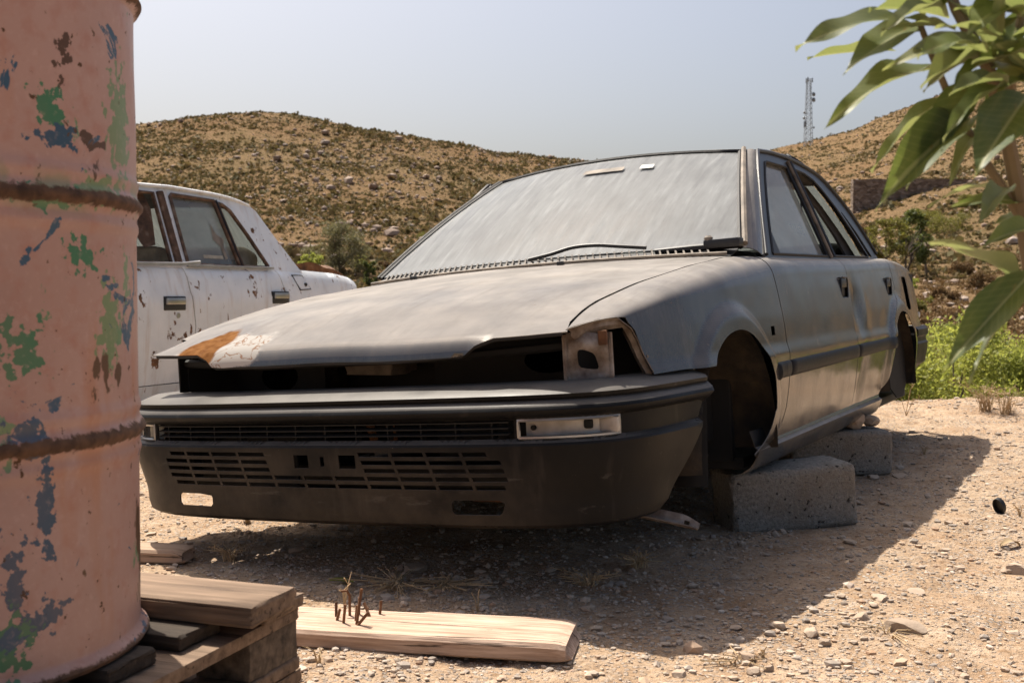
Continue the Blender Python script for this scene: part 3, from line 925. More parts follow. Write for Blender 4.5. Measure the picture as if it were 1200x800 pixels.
# rolled rim under the front edge of the bonnet and the dark inner frame
rim = bonnet(np.array([-.64, -.56, -.47, -.42, -.39, -.2, 0, .2, .39, .42, .47, .56, .64]), np.array([-.016, -.022, -.026, -.045, -.066, -.07, -.07, -.07, -.066, -.045, -.026, -.022, -.016]))
obj('bonnet_rim', tube('bonnet_rim', [(p[0], p[1] + .006, p[2] - .003) for p in rim], .005, 6), MT['dark_metal'], hood)
obj('bonnet_frame', grid('bonnet_frame', lambda a, b: bonnet(a, b) - np.array([0, 0, .02]), np.linspace(-.6, .6, 24), np.linspace(.02, 1.0, 24), .004), MT['bay_black'], hood)
for xx in (-.40, .17):
    yy = 1.03; zz = float(bonnet(np.array([xx]), np.array([yy - float(YN(xx)) - RN]))[0, 2])
    nz_ = obj('washer_nozzle', boxmesh('washer_nozzle', .022, .018, .014, .004, loc=(xx, yy, zz + .005)), MT['black_plastic'], hood)

# windscreen
WB = lambda x: np.stack([x, 1.255 - .115 * (1 - (x / .70) ** 2), .874 + .010 * (1 - (x / .7) ** 2)], 1)
WTOP = lambda x: np.stack([x * .515 / .70, 1.905 - .055 * (1 - (x / .7) ** 2), 1.267 + .028 * (1 - (x / .7) ** 2)], 1)


def screen(x, t):
    a, b = WB(x), WTOP(x); P = a * (1 - t)[:, None] + b * t[:, None]
    P[:, 2] += .016 * 4 * t * (1 - t); P[:, 1] -= .008 * 4 * t * (1 - t)
    return P


ws = obj('windscreen', grid('windscreen', screen, np.linspace(-.69, .69, 36), np.linspace(0.01, .985, 24), .004), MT['windscreen_dust'], car)
tag(ws, 'windscreen caked in pale streaky dust')
tr = [(-.697, t) for t in np.linspace(0, 1, 12)] + [(x, 1.) for x in np.linspace(-.66, .66, 20)] + [(.697, t) for t in np.linspace(1, 0, 12)]
tr = np.array(tr)
obj('windscreen_seal', tube('windscreen_seal', screen(tr[:, 0], tr[:, 1]), .009, 6), MT['rubber'], ws)
obj('paper_sticker', grid('paper_sticker', lambda a, b: screen(a, b) + np.array([0, -.004, .006]), np.linspace(-.06, .15, 8), np.linspace(.80, .845, 3)), MT['dirty_trim'], ws)
obj('tax_sticker', grid('tax_sticker', lambda a, b: screen(a, b) + np.array([0, -.004, .006]), np.linspace(.235, .30, 4), np.linspace(.80, .845, 3)), simple('paper', (.62, .62, .58), .8), ws)

# cowl grille with slats, wipers
cow = obj('cowl', grid('cowl', lambda a, b: np.stack([a, 1.262 - .115 * (1 - (a / .70) ** 2) - .085 + b * .085, .846 + .018 * (1 - (a / .7) ** 2) * .6 + .026 * b], 1), np.linspace(-.69, .69, 40), np.linspace(0, 1, 3), .004), MT['black_plastic'], car)
bl = boxmesh('cowl_slat', .0055, .078, .009, 0)
for i in range(52):
    xx = -.63 + i * .0243
    yc = 1.262 - .115 * (1 - (xx / .70) ** 2) - .0425
    o = obj('cowl_slat', bl, MT['slat'], cow)
    o.location = (xx, yc, .866 + .0108 * (1 - (xx / .7) ** 2)); o.rotation_euler = (.30, 0, .42)
obj('cowl_lip', tube('cowl_lip', [(xx, 1.262 - .115 * (1 - (xx / .70) ** 2) - .088, .853 + .0108 * (1 - (xx / .7) ** 2)) for xx in np.linspace(-.68, .68, 30)], .006, 6), MT['dirty_trim'], cow)
# wiper arm lying on the screen, and the bare pivot block at the near pillar
wp = [(.02, 1.095, .885), (.10, 1.10, .897), (.17, 1.125, .914), (.25, 1.135, .915), (.33, 1.14, .905), (.42, 1.15, .893)]
obj('wiper_arm', tube('wiper_arm', smooth_loop(wp, 5), .0065, 6), MT['black_plastic'], car)
wl = [(.44, 1.172, .880), (.56, 1.19, .880), (.70, 1.235, .882)]
obj('wiper_blade', tube('wiper_blade', wl, [.007, .012, .012], 6), MT['black_plastic'], car)
pv = obj('wiper_pivot', boxmesh('wiper_pivot', .12, .05, .03, .008, loc=(.655, 1.215, .888)), MT['black_plastic'], car)
obj('pivot_cap', lathe('pivot_cap', [(0, .0), (.014, .0), (.014, .02), (.008, .026), (0, .026)], 12), MT['dirty_trim'], pv).location = (.61, 1.205, .89)

# greenhouse
def xg(y, z): return .738 - (z - .855) * .395 - .02 * np.clip((y - 2.9) / .5, 0, 1) ** 2
SF = lambda sg: (lambda y, z: np.stack([sg * xg(y, z), y, z], 1))
frame_out = [(1.362, .838)] + [(1.362 + (1.90 - 1.362) * t, .838 + (1.262 - .838) * t + .012 * math.sin(math.pi * t)) for t in np.linspace(.1, 1, 10)] + smooth_loop([(1.90, 1.262), (2.1, 1.275), (2.35, 1.277), (2.6, 1.266), (2.8, 1.240), (2.96, 1.178), (3.107, 1.101), (3.25, .99), (3.367, .878)], 4)[1:] + [(y, float(I(y, ZT[:, 0], ZT[:, 1])) - .004) for y in np.linspace(3.3, 1.4, 20)]
w_front = smooth_loop([(1.468, .855), (1.62, .985), (1.80, 1.125), (1.915, 1.205)], 4) + [(1.94, 1.222), (1.98, 1.228), (2.24, 1.232), (2.255, 1.225), (2.25, 1.05), (2.238, .866)]
w_rear = [(2.372, .870), (2.368, 1.225), (2.38, 1.236), (2.52, 1.232), (2.63, 1.214), (2.72, 1.175), (2.83, 1.105), (2.94, 1.00), (3.035, .882)]
w_quart = [(3.085, .885), (3.01, .985), (2.915, 1.085), (2.93, 1.092), (3.06, 1.0), (3.16, .90), (3.165, .888)]
for sg in (1, -1):
    fr = obj('window_frame', trim('window_frame', frame_out, SF(sg), [w_front, w_rear, w_quart], step=.04, edge=.02, thick=.006, hint=(sg, 0, 0)), MT['frame_black'], car)
    gl = obj('window_pane', trim('window_pane', w_front, lambda y, z, sg=sg: SF(sg)(y, z) - np.array([sg * .012, 0, 0]), step=.06, hint=(sg, 0, 0)), MT['side_glass_dust'], fr)
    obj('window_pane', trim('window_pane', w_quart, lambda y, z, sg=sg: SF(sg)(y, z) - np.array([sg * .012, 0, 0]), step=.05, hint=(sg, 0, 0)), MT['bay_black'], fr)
    if sg < 0:
        obj('window_pane', trim('window_pane', w_rear, lambda y, z, sg=sg: SF(sg)(y, z) - np.array([sg * .012, 0, 0]), step=.06, hint=(sg, 0, 0)), MT['side_glass_dust'], fr)
    for wl_ in (w_front, w_rear):
        lp = np.array(wl_ + wl_[:1]); P3 = SF(sg)(lp[:, 0], lp[:, 1])
        obj('window_seal', tube('window_seal', P3, .0055, 5), MT['rubber'], fr)
    # bright edge of the B-post and the blank sail behind the pillar
    bp = np.array([(2.285, .862), (2.30, 1.0), (2.305, 1.12), (2.30, 1.262)])
    P3 = SF(sg)(bp[:, 0], bp[:, 1]) + np.array([sg * .006, 0, 0])
    obj('door_post', tube('door_post', P3, .007, 6), MT['dirty_trim'], fr)
    bp = np.array([(2.345, .866), (2.352, 1.06), (2.345, 1.265)])
    obj('door_post', tube('door_post', SF(sg)(bp[:, 0], bp[:, 1]) + np.array([sg * .004, 0, 0]), .008, 6), MT['frame_black'], fr)
    obj('mirror_sail', trim('mirror_sail', [(1.475, .858), (1.60, .965), (1.585, .86)], lambda y, z, sg=sg: SF(sg)(y, z) - np.array([sg * .004, 0, 0]), step=.05, thick=.004, hint=(sg, 0, 0)), MT['black_plastic'], fr)
    # drip rail following the frame from the windscreen foot over the roof to the tail
    rail = [(1.372, .848)] + [p for p in frame_out[1:44] if p[0] > 1.4]
    rail = np.array([p for p in rail if p[1] > .88 or p[0] < 1.5])
    obj('drip_rail', tube('drip_rail', SF(sg)(rail[:, 0], rail[:, 1]) + np.array([sg * .004, 0, .002]), .0075, 6), MT['frame_black'], fr)
    # windscreen pillar skin between glass edge and door frame
    ts = np.linspace(0, 1, 12)
    gx = screen(np.full(12, sg * .70), ts)
    dx = np.array([(sg * float(xg(1.362 + .538 * t, .838 + .424 * t)), 1.362 + .538 * t, .838 + .424 * t + .012 * math.sin(math.pi * t)) for t in ts])
    V = []; Fc = []
    for i in range(12):
        a, b = gx[i], dx[i]
        for k in range(6):
            w = k / 5; p = a * (1 - w) + b * w; p = p + np.array([sg * .010, -.012, .008]) * math.sin(math.pi * w) * (1 if sg > 0 else -.4); V.append(p)
    for i in range(11):
        for k in range(5):
            a = i * 6 + k; Fc += [(a, a + 1, a + 7), (a, a + 7, a + 6)] if sg > 0 else [(a, a + 7, a + 1), (a, a + 6, a + 7)]
    V, Fc = thicken(V, Fc, .003)
    pil = obj('windscreen_pillar', mesh('windscreen_pillar', V, Fc), MT['silver'], car)
    obj('pillar_trim', tube('pillar_trim', [tuple(p + np.array([sg * (.016 if sg > 0 else .008), -.012 if sg > 0 else -.006, .010 if sg > 0 else .004])) for p in gx], .010 if sg > 0 else .007, 6), MT['dirty_trim'] if sg > 0 else MT['rubber'], pil)

# roof: from screen header back to the rear window, down to the drip rails
def roof(u, y):      # u -1..1
    ye = y; hw = np.where(y < 2.8, .575, .575 + (y - 2.8) * .02); ze = I(y, [1.85, 1.90, 2.1, 2.35, 2.6, 2.8, 2.9], [1.258, 1.264, 1.278, 1.281, 1.270, 1.245, 1.222])
    crown = .034 * (1 - np.abs(u) ** 2.4) * I(y, [1.84, 1.95, 2.6, 2.9], [.9, 1.2, 1.2, .9])
    # swept header line
    return np.stack([u * (hw + .004), y, ze + crown + .004], 1)
V = grid('roof', lambda u, t: roof(u, (1.915 - .062 * (1 - u ** 2)) * (1 - t) + (2.86 + .03 * (1 - u ** 2)) * t), np.linspace(-1, 1, 30), np.linspace(0, 1, 26), .006)
rf = obj('roof', V, MT['silver'], car)
# torn rubber strip curling up on the roof edge near the rear
obj('torn_seal', tube('torn_seal', smooth_loop([(.50, 2.42, 1.297), (.51, 2.50, 1.312), (.52, 2.57, 1.308), (.50, 2.62, 1.325), (.53, 2.68, 1.300), (.55, 2.73, 1.272)], 5), .012, 6), MT['rubber'], rf)
# rear window and boot
rw = lambda u, t: np.stack([u * (.545 * (1 - t) + .64 * t), 2.865 * (1 - t) + 3.47 * t + (.03 * (1 - t) + .06 * t) * (1 - u ** 2), 1.240 * (1 - t) + .893 * t + .028 * (1 - u ** 2) * (1 - t) + .02 * np.sin(math.pi * t)], 1)
obj('rear_window', grid('rear_window', rw, np.linspace(-.96, .96, 20), np.linspace(.04, .97, 12), .004), MT['side_glass_dust'], car)
for sg in (1, -1):
    ts = np.linspace(0, 1, 12); V = []; Fc = []
    src = np.array([p for p in frame_out if p[0] >= 2.79 and p[1] > .879])
    arc = np.linspace(0, 1, len(src))
    for t in ts:
        yv = I(t, arc, src[:, 0]); zv = I(t, arc, src[:, 1]); a = np.array([sg * float(xg(yv, zv)), yv, zv]); b = rw(np.array([sg * .97]), np.array([t]))[0]
        for k in range(4): V.append(a * (1 - k / 3) + b * k / 3 + np.array([sg * .006, .006, .008]) * math.sin(math.pi * k / 3))
    for i in range(11):
        for k in range(3):
            a = i * 4 + k; Fc += [(a, a + 4, a + 5), (a, a + 5, a + 1)] if sg > 0 else [(a, a + 5, a + 4), (a, a + 1, a + 5)]
    V, Fc = thicken(V, Fc, .003)
    obj('rear_pillar', mesh('rear_pillar', V, Fc), MT['silver'], car)
obj('boot_lid', grid('boot_lid', lambda u, y: np.stack([u * sm(XT, y) * .995, y, sm(ZT, y) + .012 * (1 - u ** 2) + .002], 1), np.linspace(-1, 1, 14), np.linspace(3.44, 4.05, 10), .004), MT['silver'], car)
obj('tail_panel', grid('tail_panel', lambda u, z: np.stack([u * .70, 4.065 + .04 * (1 - u ** 2) - .02 * np.abs(z - .7), z], 1), np.linspace(-1, 1, 12), np.linspace(.38, .862, 6), .004, (0, 1, 0)), MT['silver'], car)
tl = obj('reflector', boxmesh('reflector', .012, .03, .03, .008, loc=(.772, 4.03, .60)), MT['paper'] if 'paper' in MT else MT['chrome'], car)
# rear bumper
def rbump(sg=1):
    path = np.array(smooth_loop([(.825, 3.64), (.828, 3.85), (.80, 4.06), (.70, 4.15), (.35, 4.19), (0, 4.20), (-.35, 4.19), (-.70, 4.15), (-.80, 4.06), (-.828, 3.85), (-.825, 3.64)], 5))
    def fn(i, z):
        k = np.clip(i, 0, len(path) - 1); x = I(k, np.arange(len(path)), path[:, 0]); y = I(k, np.arange(len(path)), path[:, 1])
        o = I(z, [.33, .36, .42, .46, .47, .49, .50, .53, .545], [-.06, -.02, -.005, 0, -.008, -.008, .004, .004, -.01])
        nx_ = x * .9; ny_ = (y - 3.6) * .9; L_ = np.hypot(nx_, ny_) + 1e-6
        return np.stack([x + o * nx_ / L_, y + o * ny_ / L_, z], 1)
    return grid('rear_bumper', fn, np.linspace(0, len(path) - 1, 60), [.33, .36, .42, .46, .47, .49, .50, .53, .545], .004, (0, 1, 0), 30)
obj('rear_bumper', rbump(), MT['bumper'], car)

# front bumper: a moulded skin with real openings
half = [(0, -.037), (.2, -.035), (.4, -.027), (.55, -.010), (.65, .014), (.725, .055), (.772, .120), (.800, .215), (.817, .35), (.833, .52)]
hp = np.array(smooth_loop([(-.1, -.036)] + half, 8)); hp = hp[hp[:, 0] >= -1e-9]
path = np.vstack([hp[::-1] * np.array([-1, 1]), hp[1:]])
arc = np.concatenate([[0], np.cumsum(np.linalg.norm(np.diff(path, axis=0), axis=1))]); arc -= arc[-1] / 2
UEND = arc[-1]
OF = np.array([(.200, -.040), (.205, -.022), (.213, -.012), (.235, -.006), (.27, -.005), (.33, .001), (.380, .005), (.396, .007), (.402, .004), (.406, -.010), (.41, -.014), (.455, -.014), (.458, -.006), (.462, .004), (.468, .012), (.476, .016), (.484, .013), (.492, .003), (.4975, -.010), (.4995, -.010), (.5015, -.003), (.510, -.001), (.513, -.006), (.520, -.022), (.528, -.043), (.533, -.060)])


def bump_fn(u, v):
    x = I(u, arc, path[:, 0]); y = I(u, arc, path[:, 1]); e = .012
    tx = I(u + e, arc, path[:, 0]) - I(u - e, arc, path[:, 0]); ty = I(u + e, arc, path[:, 1]) - I(u - e, arc, path[:, 1])
    L_ = np.hypot(tx, ty); nx_, ny_ = ty / L_, -tx / L_
    o = I(v, OF[:, 0], OF[:, 1]); top = np.clip(v - .533, 0, 1); o = o - top
    o = o - .016 * sstep(.38, .25, v) * sstep(.5, .75, np.abs(x))
    z = np.minimum(v, .533) + top * .03 + .008 * (1 - sstep(0., .9, np.abs(x))) * 0
    return np.stack([x + nx_ * o, y + ny_ * o, z], 1)


def u_at(x): return float(I(x, path[:, 0], arc))


ue = [(UEND - .005, .533), (UEND - .012, .50), (UEND - .035, .45), (UEND - .085, .39), (UEND - .165, .30), (UEND - .235, .235), (UEND - .285, .207)]
outl = [(UEND - .005, .60)] + ue + [(.6, .203), (.3, .200), (-.3, .200), (-.6, .203)] + [(-a, b) for a, b in ue[::-1]] + [(-UEND + .005, .60)]
holes = [[(u_at(-.60), .411), (u_at(-.60), .454), (u_at(.54), .454), (u_at(.54), .411)]]
lamp_r = (u_at(.552), u_at(.764)); lamp_l = (u_at(-.762), u_at(-.612))
for a, b in (lamp_r, lamp_l): holes.append([(a, .412), (a, .4535), (b, .4535), (b, .412)])
# lower valance: rows of slots between slanting ribs
ROWS = [(.374, .3845), (.3545, .365), (.335, .3455), (.3155, .326), (.296, .3065)]


def slot(u0, u1, z0, z1):
    ln = lambda z: .34 * (.34 - z)
    return [(u0 + ln(z0), z0), (u1 + ln(z0), z0), (u1 + ln(z1), z1), (u0 + ln(z1), z1)]


for r_, (z0, z1) in enumerate(ROWS):
    for c in range(-5, 6):
        u0, u1 = c * .0965 - .044 - .01, c * .0965 + .044 - .01
        if abs(c) <= 1 and r_ < 3:
            if not (abs(c) == 1 and False): continue
        if abs(c) == 5:
            if r_ in (0,): u0, u1 = (u0, u1 - .028) if c > 0 else (u0 + .028, u1)
            if r_ in (4,): u0, u1 = (u0, u1 - .014) if c > 0 else (u0 + .014, u1)
        holes.append(slot(u0, u1, z0, z1))
holes.append([(-.075, .345), (-.075, .378), (-.03, .378), (-.03, .345)])
holes.append([(.008, .35), (.008, .374), (.02, .374), (.02, .35)])
holes.append([(.065, .345), (.065, .378), (.115, .378), (.115, .345)])
rnd = lambda a, b, z0, z1, s=.008: [(a + s, z0), (b - s, z0), (b, z0 + s), (b + (.006 if b > 0 else 0), z1 - s), (b - s, z1), (a + s, z1), (a, z1 - s), (a, z0 + s)]
holes.append(rnd(.375, .505, .238, .272)); holes.append(rnd(-.505, -.375, .238, .272))
fb = obj('front_bumper', trim('front_bumper', outl, bump_fn, holes, step=.016, edge=.018, thick=.0035, hint=(0, -1, 0), sharp=32, lines=[(-UEND, UEND, v) for v in sorted(set(list(OF[:, 0]) + [.25, .29, .31, .35, .365, .42, .432, .444, .55, .575]))]), MT['bumper'], car)
tag(fb, 'black plastic bumper with slotted lower valance')
# cooling slats standing in the upper opening
for zz in (.4225, .4365, .4505):
    us = np.linspace(u_at(-.60), u_at(.525), 50); P3 = bump_fn(us, np.full(50, .43)); P3[:, 2] = zz; P3[:, 1] += .012
    V = []; Fc = []
    for p in P3: V += [p + np.array([0, -.011, .0]), p + np.array([0, .011, .004])]
    for i in range(49): Fc += [(2 * i, 2 * i + 2, 2 * i + 3), (2 * i, 2 * i + 3, 2 * i + 1)]
    V, Fc = thicken(V, Fc, .0028)
    obj('grille_slat', mesh('grille_slat', V, Fc), MT['bay_black'], fb)
for xx in np.linspace(-.56, .48, 12):
    p = bump_fn(np.array([u_at(xx)]), np.array([.43]))[0]
    obj('grille_rib', boxmesh('grille_rib', .004, .022, .046, 0, loc=(p[0], p[1] + .020, .4325)), MT['bay_black'], fb)
for (a, b), nm in ((lamp_r, 1), (lamp_l, 0)):
    us = np.linspace(a + .002, b - .002, 14)
    ho = obj('indicator_lamp', grid('indicator_lamp', lambda u, v: bump_fn(u, np.full(len(u), .43)) * np.array([1, 1, 0]) + np.stack([0 * u, .030 + 0 * u, v], 1), us, np.linspace(.41, .455, 4), .003, (0, -1, 0)), MT['lamp'], fb)
    fr_ = [(a, .413), (a, .453), (b, .453), (b, .413), (a, .413)]
    frp = resample(np.array(fr_), .02, False)
    rim_ = bump_fn(frp[:, 0], np.full(len(frp), .43)); rim_[:, 2] = frp[:, 1]; rim_[:, 1] -= .003
    obj('lamp_rim', tube('lamp_rim', rim_, .0045, 6), MT['chrome'], ho)
    wall_ = []
    if nm:
        for uu, nm_ in ((a + .022, 'lamp_screw'), (b - .03, 'lamp_screw')):
            pp = bump_fn(np.array([uu]), np.array([.43]))[0]
            obj('lamp_screw', lathe('lamp_screw', [(0, 0), (.006, 0), (.006, .008), (0, .008)], 10), MT['dark_metal'], ho).matrix_local = Matrix.Translation((pp[0], pp[1] + .03, .433)) @ Matrix.Rotation(R(90), 4, 'X')
        pp = bump_fn(np.array([a + .155]), np.array([.43]))[0]
        obj('bulb_hole', boxmesh('bulb_hole', .022, .012, .022, .006, loc=(pp[0], pp[1] + .024, .437)), MT['bay_black'], ho)
        pp = bump_fn(np.array([b - .045]), np.array([.43]))[0]
        obj('lamp_shell', boxmesh('lamp_shell', .055, .02, .036, .006, loc=(pp[0], pp[1] + .024, .433)), MT['lamp'], ho)
    if not nm: obj('lamp_lens', grid('lamp_lens', lambda u, v: bump_fn(u, np.full(len(u), .43)) * np.array([1, 1, 0]) + np.stack([0 * u, .004 + 0 * u, v], 1), us, np.linspace(.414, .452, 4), 0, (0, -1, 0)), MT['clear_lens'], ho)
# bits seen inside the lower openings
obj('tow_bracket', boxmesh('tow_bracket', .10, .02, .022, .004, loc=(.44, .055, .268)), MT['rust'], car)
for xx in (.06, .12):
    obj('brace', tube('brace', [(xx, .10, .46), (xx + .02, .09, .40)], .012, 6), MT['rust'], car)

# engine bay behind the missing headlamps
obj('cross_member', boxmesh('cross_member', 1.15, .07, .07, .012, loc=(0, .34, .27)), MT['dark_metal'], car)
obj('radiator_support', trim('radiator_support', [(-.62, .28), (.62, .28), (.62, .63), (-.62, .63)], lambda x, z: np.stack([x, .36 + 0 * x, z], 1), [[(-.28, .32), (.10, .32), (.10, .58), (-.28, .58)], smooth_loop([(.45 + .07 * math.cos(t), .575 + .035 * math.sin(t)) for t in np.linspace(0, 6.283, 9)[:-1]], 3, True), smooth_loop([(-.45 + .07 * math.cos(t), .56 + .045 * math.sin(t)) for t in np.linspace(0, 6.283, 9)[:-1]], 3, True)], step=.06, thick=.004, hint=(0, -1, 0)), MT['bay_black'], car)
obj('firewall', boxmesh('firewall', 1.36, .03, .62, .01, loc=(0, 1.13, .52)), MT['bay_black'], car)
eng = obj('engine', boxmesh('engine', .52, .34, .30, .05, 3, .006, 2, loc=(-.10, .72, .48)), MT['dark_metal'], car)
obj('cam_cover', boxmesh('cam_cover', .46, .16, .07, .025, 3, loc=(-.10, .68, .645)), MT['dark_metal'], eng)
obj('hose', tube('hose', smooth_loop([(-.22, .42, .60), (-.12, .45, .625), (.0, .52, .63), (.10, .55, .60), (.18, .48, .59)], 5), .018, 8), MT['rubber'], eng)
obj('battery_tray', boxmesh('battery_tray', .16, .14, .06, .01, 2, .003, 1, loc=(-.12, .42, .585)), MT['dirty_trim'], car)
obj('strut_brace', tube('strut_brace', [(-.05, .40, .60), (.08, .42, .625), (.2, .46, .635)], .007, 6), MT['dirty_trim'], car)
for sg in (1, -1):
    obj('inner_wing', trim('inner_wing', [(.16, .28), (.16, .60), (.5, .70), (1.12, .80), (1.12, .28)], lambda y, z, sg=sg: np.stack([sg * (.62 + 0 * y), y, z], 1), step=.1, thick=.004, hint=(sg, 0, 0)), MT['bay_black'], car)
    # wheel housing: open-sided drum
    for k in (0, 1):
        cy, cz, r = ARCH[k]
        th = np.linspace(-.10, math.pi + .06, 30)
        V = []; Fc = []
        for t in th:
            bumpy = .012 * math.sin(t * 7)
            for j, xx in enumerate((.812, .77, .60, .43)):
                rr_ = r + .006 + (.02 if j in (1, 2) else 0) + bumpy * (j > 0)
                V.append((sg * xx, cy + rr_ * math.cos(t), cz + rr_ * math.sin(t)))
        for i in range(len(th) - 1):
            for j in range(3):
                a = i * 4 + j; Fc.append((a, a + 1, a + 5, a + 4))
        n0 = len(V); V.append((sg * .43, cy, cz))
        for i in range(len(th) - 1): Fc.append((i * 4 + 3, n0, (i + 1) * 4 + 3))
        wl_ = obj('wheel_arch', mesh('wheel_arch', V, Fc, sharp=60), MT['arch'], car)
    # splash guard flap, strut and stub left in the front arch
obj('splash_guard', trim('splash_guard', [(.62, .30), (.95, .30), (.97, .50), (.62, .46)], lambda y, z: np.stack([.60 + .10 * (y - .62) + .02 * np.sin(z * 40), y, z - .12], 1), step=.05, thick=.004, hint=(1, 0, 0)), MT['bay_black'], car)
obj('mud_flap', grid('mud_flap', lambda u, z: np.stack([.56 + u * .22, .60 + .02 * np.sin(u * 6) + .10 * (z - .2), z], 1), np.linspace(0, 1, 12), np.linspace(.215, .46, 10), .004, (0, 1, 0)), MT['bay_black'], car)
obj('strut', tube('strut', [(.55, .80, .66), (.60, .80, .30)], [.045, .035], 10), MT['arch'], car)
hub = obj('hub', lathe('hub', [(0, .04), (.045, .04), (.05, .0), (.115, -.005), (.115, -.02), (0, -.02)], 20, 'x'), MT['arch'], car); hub.location = (.64, .81, .30)
ge = [(2.965, .40), (2.985, .46), (3.02, .53)]
obj('rear_splash_guard', trim('rear_splash_guard', [(3.28, .27), (3.40, .215), (3.52, .21), (3.60, .27), (3.60, .60), (3.25, .62)], lambda y, z: np.stack([.765 - .05 * (3.6 - y), y, z], 1), step=.05, thick=.006, hint=(1, 0, 0)), MT['bay_black'], car)
fl = obj('floor_pan', boxmesh('floor_pan', 1.42, 2.75, .04, .01, loc=(0, 2.50, .205)), MT['dark_metal'], car)
obj('spare_well', boxmesh('spare_well', 1.1, .9, .12, .03, loc=(0, 3.55, .31)), MT['dark_metal'], car)
obj('dark_backing', trim('dark_backing', [(-.74, .235), (-.20, .225), (-.20, .41), (-.74, .41)], lambda x, z: np.stack([x, .12 + .12 * (np.abs(x) / .74) ** 3, z], 1), step=.06, thick=.003, hint=(0, -1, 0)), MT['bay_black'], car)  # added sheet that blocks the sunlit ground behind the left valance slots
obj('shade_tray', boxmesh('shade_tray', 1.20, .86, .012, .004, loc=(0, .70, .232)), MT['bay_black'], car)  # unseen tray added to keep light off the ground beneath the bumper
# bracket hanging down behind the bumper corner
bk = trim('valance_bracket', [(0, 0), (.13, 0), (.17, .02), (.165, .06), (.13, .075), (0, .08)], lambda a, b: np.stack([.67 + a * .95, .30 + .5 * a - b * .4, .215 - a * .30 - b * .22 + .008 * np.cos(b * 80)], 1), [[(.135, .02), (.135, .032), (.147, .032), (.147, .02)], [(.10, .04), (.10, .052), (.112, .052), (.112, .04)]], step=.014, thick=.003, hint=(0, 0, 1))
obj('valance_bracket', bk, MT['bracket'], car)
# headlamp mounting panel and the flange round the corner-lamp opening
hb_ = trim('headlamp_mount', [(0, 0), (.095, 0), (.095, .115), (0, .115)], lambda a, b: np.stack([.622 + a * .93, .125 + a * .55 + .012 * np.sin(b * 55) * np.sin(a * 33), .527 + b + .004 * np.sin(a * 60)], 1), [smooth_loop([(.025, .03), (.06, .03), (.062, .05), (.058, .068), (.03, .072), (.022, .055)], 3, True)], step=.009, thick=.003, hint=(0, -1, 0), sharp=60)
hm = obj('headlamp_mount', hb_, MT['bracket'], car)
obj('mount_edge', tube('mount_edge', [(.620, .118, .527), (.620, .118, .640)], .006, 6), MT['bracket'], hm)
obj('mount_edge', tube('mount_edge', [(.712, .176, .527), (.712, .176, .640)], .005, 6), MT['bracket'], hm)
obj('mount_tab', boxmesh('mount_tab', .022, .010, .034, .003, loc=(.700, .160, .628)), MT['rust'], hm)
fl_pts = [(.29, .535), (.275, .58), (.262, .62), (.25, .645)]
fp = [(float(side_x(np.array([y_]), np.array([z_]))[0]), y_, z_) for y_, z_ in fl_pts] + [tuple(side(1)(np.array([a]), np.array([b]))[0]) for a, b in ((.215, 1.15), (.165, 1.45), (.115, 1.75), (.08, 1.97))]
fp = np.array(fp)
V = []; Fc = []
for i, p in enumerate(fp):
    inw = np.array([-.022, .004, -.006]) if i < 4 else np.array([-.002, .012, -.016])
    V += [p + np.array([-.001, -.001, 0]), p + inw * .5 + np.array([0, .014, 0]), p + inw + np.array([0, .006, 0]), p + inw * 1.6 + np.array([0, .02, 0])]
for i in range(len(fp) - 1):
    for k in range(3):
        a = i * 4 + k; Fc += [(a, a + 4, a + 5), (a, a + 5, a + 1)]
V, Fc = thicken(V, Fc, .002)
obj('lamp_flange', mesh('lamp_flange', V, Fc), MT['bracket'], fd)
obj('lamp_bolt', lathe('lamp_bolt', [(0, 0), (.006, 0), (.006, -.006), (0, -.006)], 8), MT['dirty_trim'], fd).matrix_local = Matrix.Translation((.752, .285, .575)) @ Matrix.Rotation(R(90), 4, 'X')
obj('slam_panel', tube('slam_panel', [(-.62, .16, .615), (-.3, .13, .60), (.3, .13, .60), (.62, .16, .615)], .012, 6), MT['bay_black'], car)
hp_ = trim('headlamp_post', [(0, 0), (.05, 0), (.05, .115), (0, .115)], lambda a, b: np.stack([-.625 - a * .2, .13 + a, .525 + b], 1), step=.02, thick=.004, hint=(-1, 0, 0))
obj('headlamp_post', hp_, MT['dark_metal'], car)

# interior
obj('dashboard', boxmesh('dashboard', 1.30, .34, .20, .06, 3, loc=(0, 1.50, .78)), MT['interior'], car)
sw = obj('steering_wheel', None, None, car)
bpy.data.objects.remove(sw)
ring_ = [(.36 + .185 * math.cos(t), 1.74 - .07 * math.sin(t), .82 + .17 * math.sin(t)) for t in np.linspace(0, 2 * math.pi, 25)]
obj('steering_wheel', tube('steering_wheel', ring_, .014, 6), MT['black_plastic'], car)
for sx in (.36, -.36):
    st = obj('front_seat', boxmesh('front_seat', .50, .50, .16, .06, 3, loc=(sx, 2.02, .44)), MT['interior'], car)
    o = obj('seat_back', boxmesh('seat_back', .48, .15, .46, .06, 3), MT['interior'], st); o.location = (sx, 2.33, .68); o.rotation_euler = (-.25, 0, 0)
rs = obj('rear_seat', boxmesh('rear_seat', 1.2, .5, .16, .06, 3, loc=(0, 2.82, .46)), MT['interior'], car)
o = obj('rear_backrest', boxmesh('rear_backrest', 1.2, .15, .50, .06, 3), MT['interior'], rs); o.location = (0, 3.10, .72); o.rotation_euler = (-.35, 0, 0)
obj('parcel_shelf', boxmesh('parcel_shelf', 1.2, .42, .02, .006, loc=(0, 3.33, .87)), MT['interior'], car)
obj('headliner', grid('headliner', lambda u, t: roof(u * .96, 1.93 * (1 - t) + 2.84 * t) - np.array([0, 0, .03]), np.linspace(-1, 1, 16), np.linspace(0, 1, 16), .004), MT['headliner'], car)
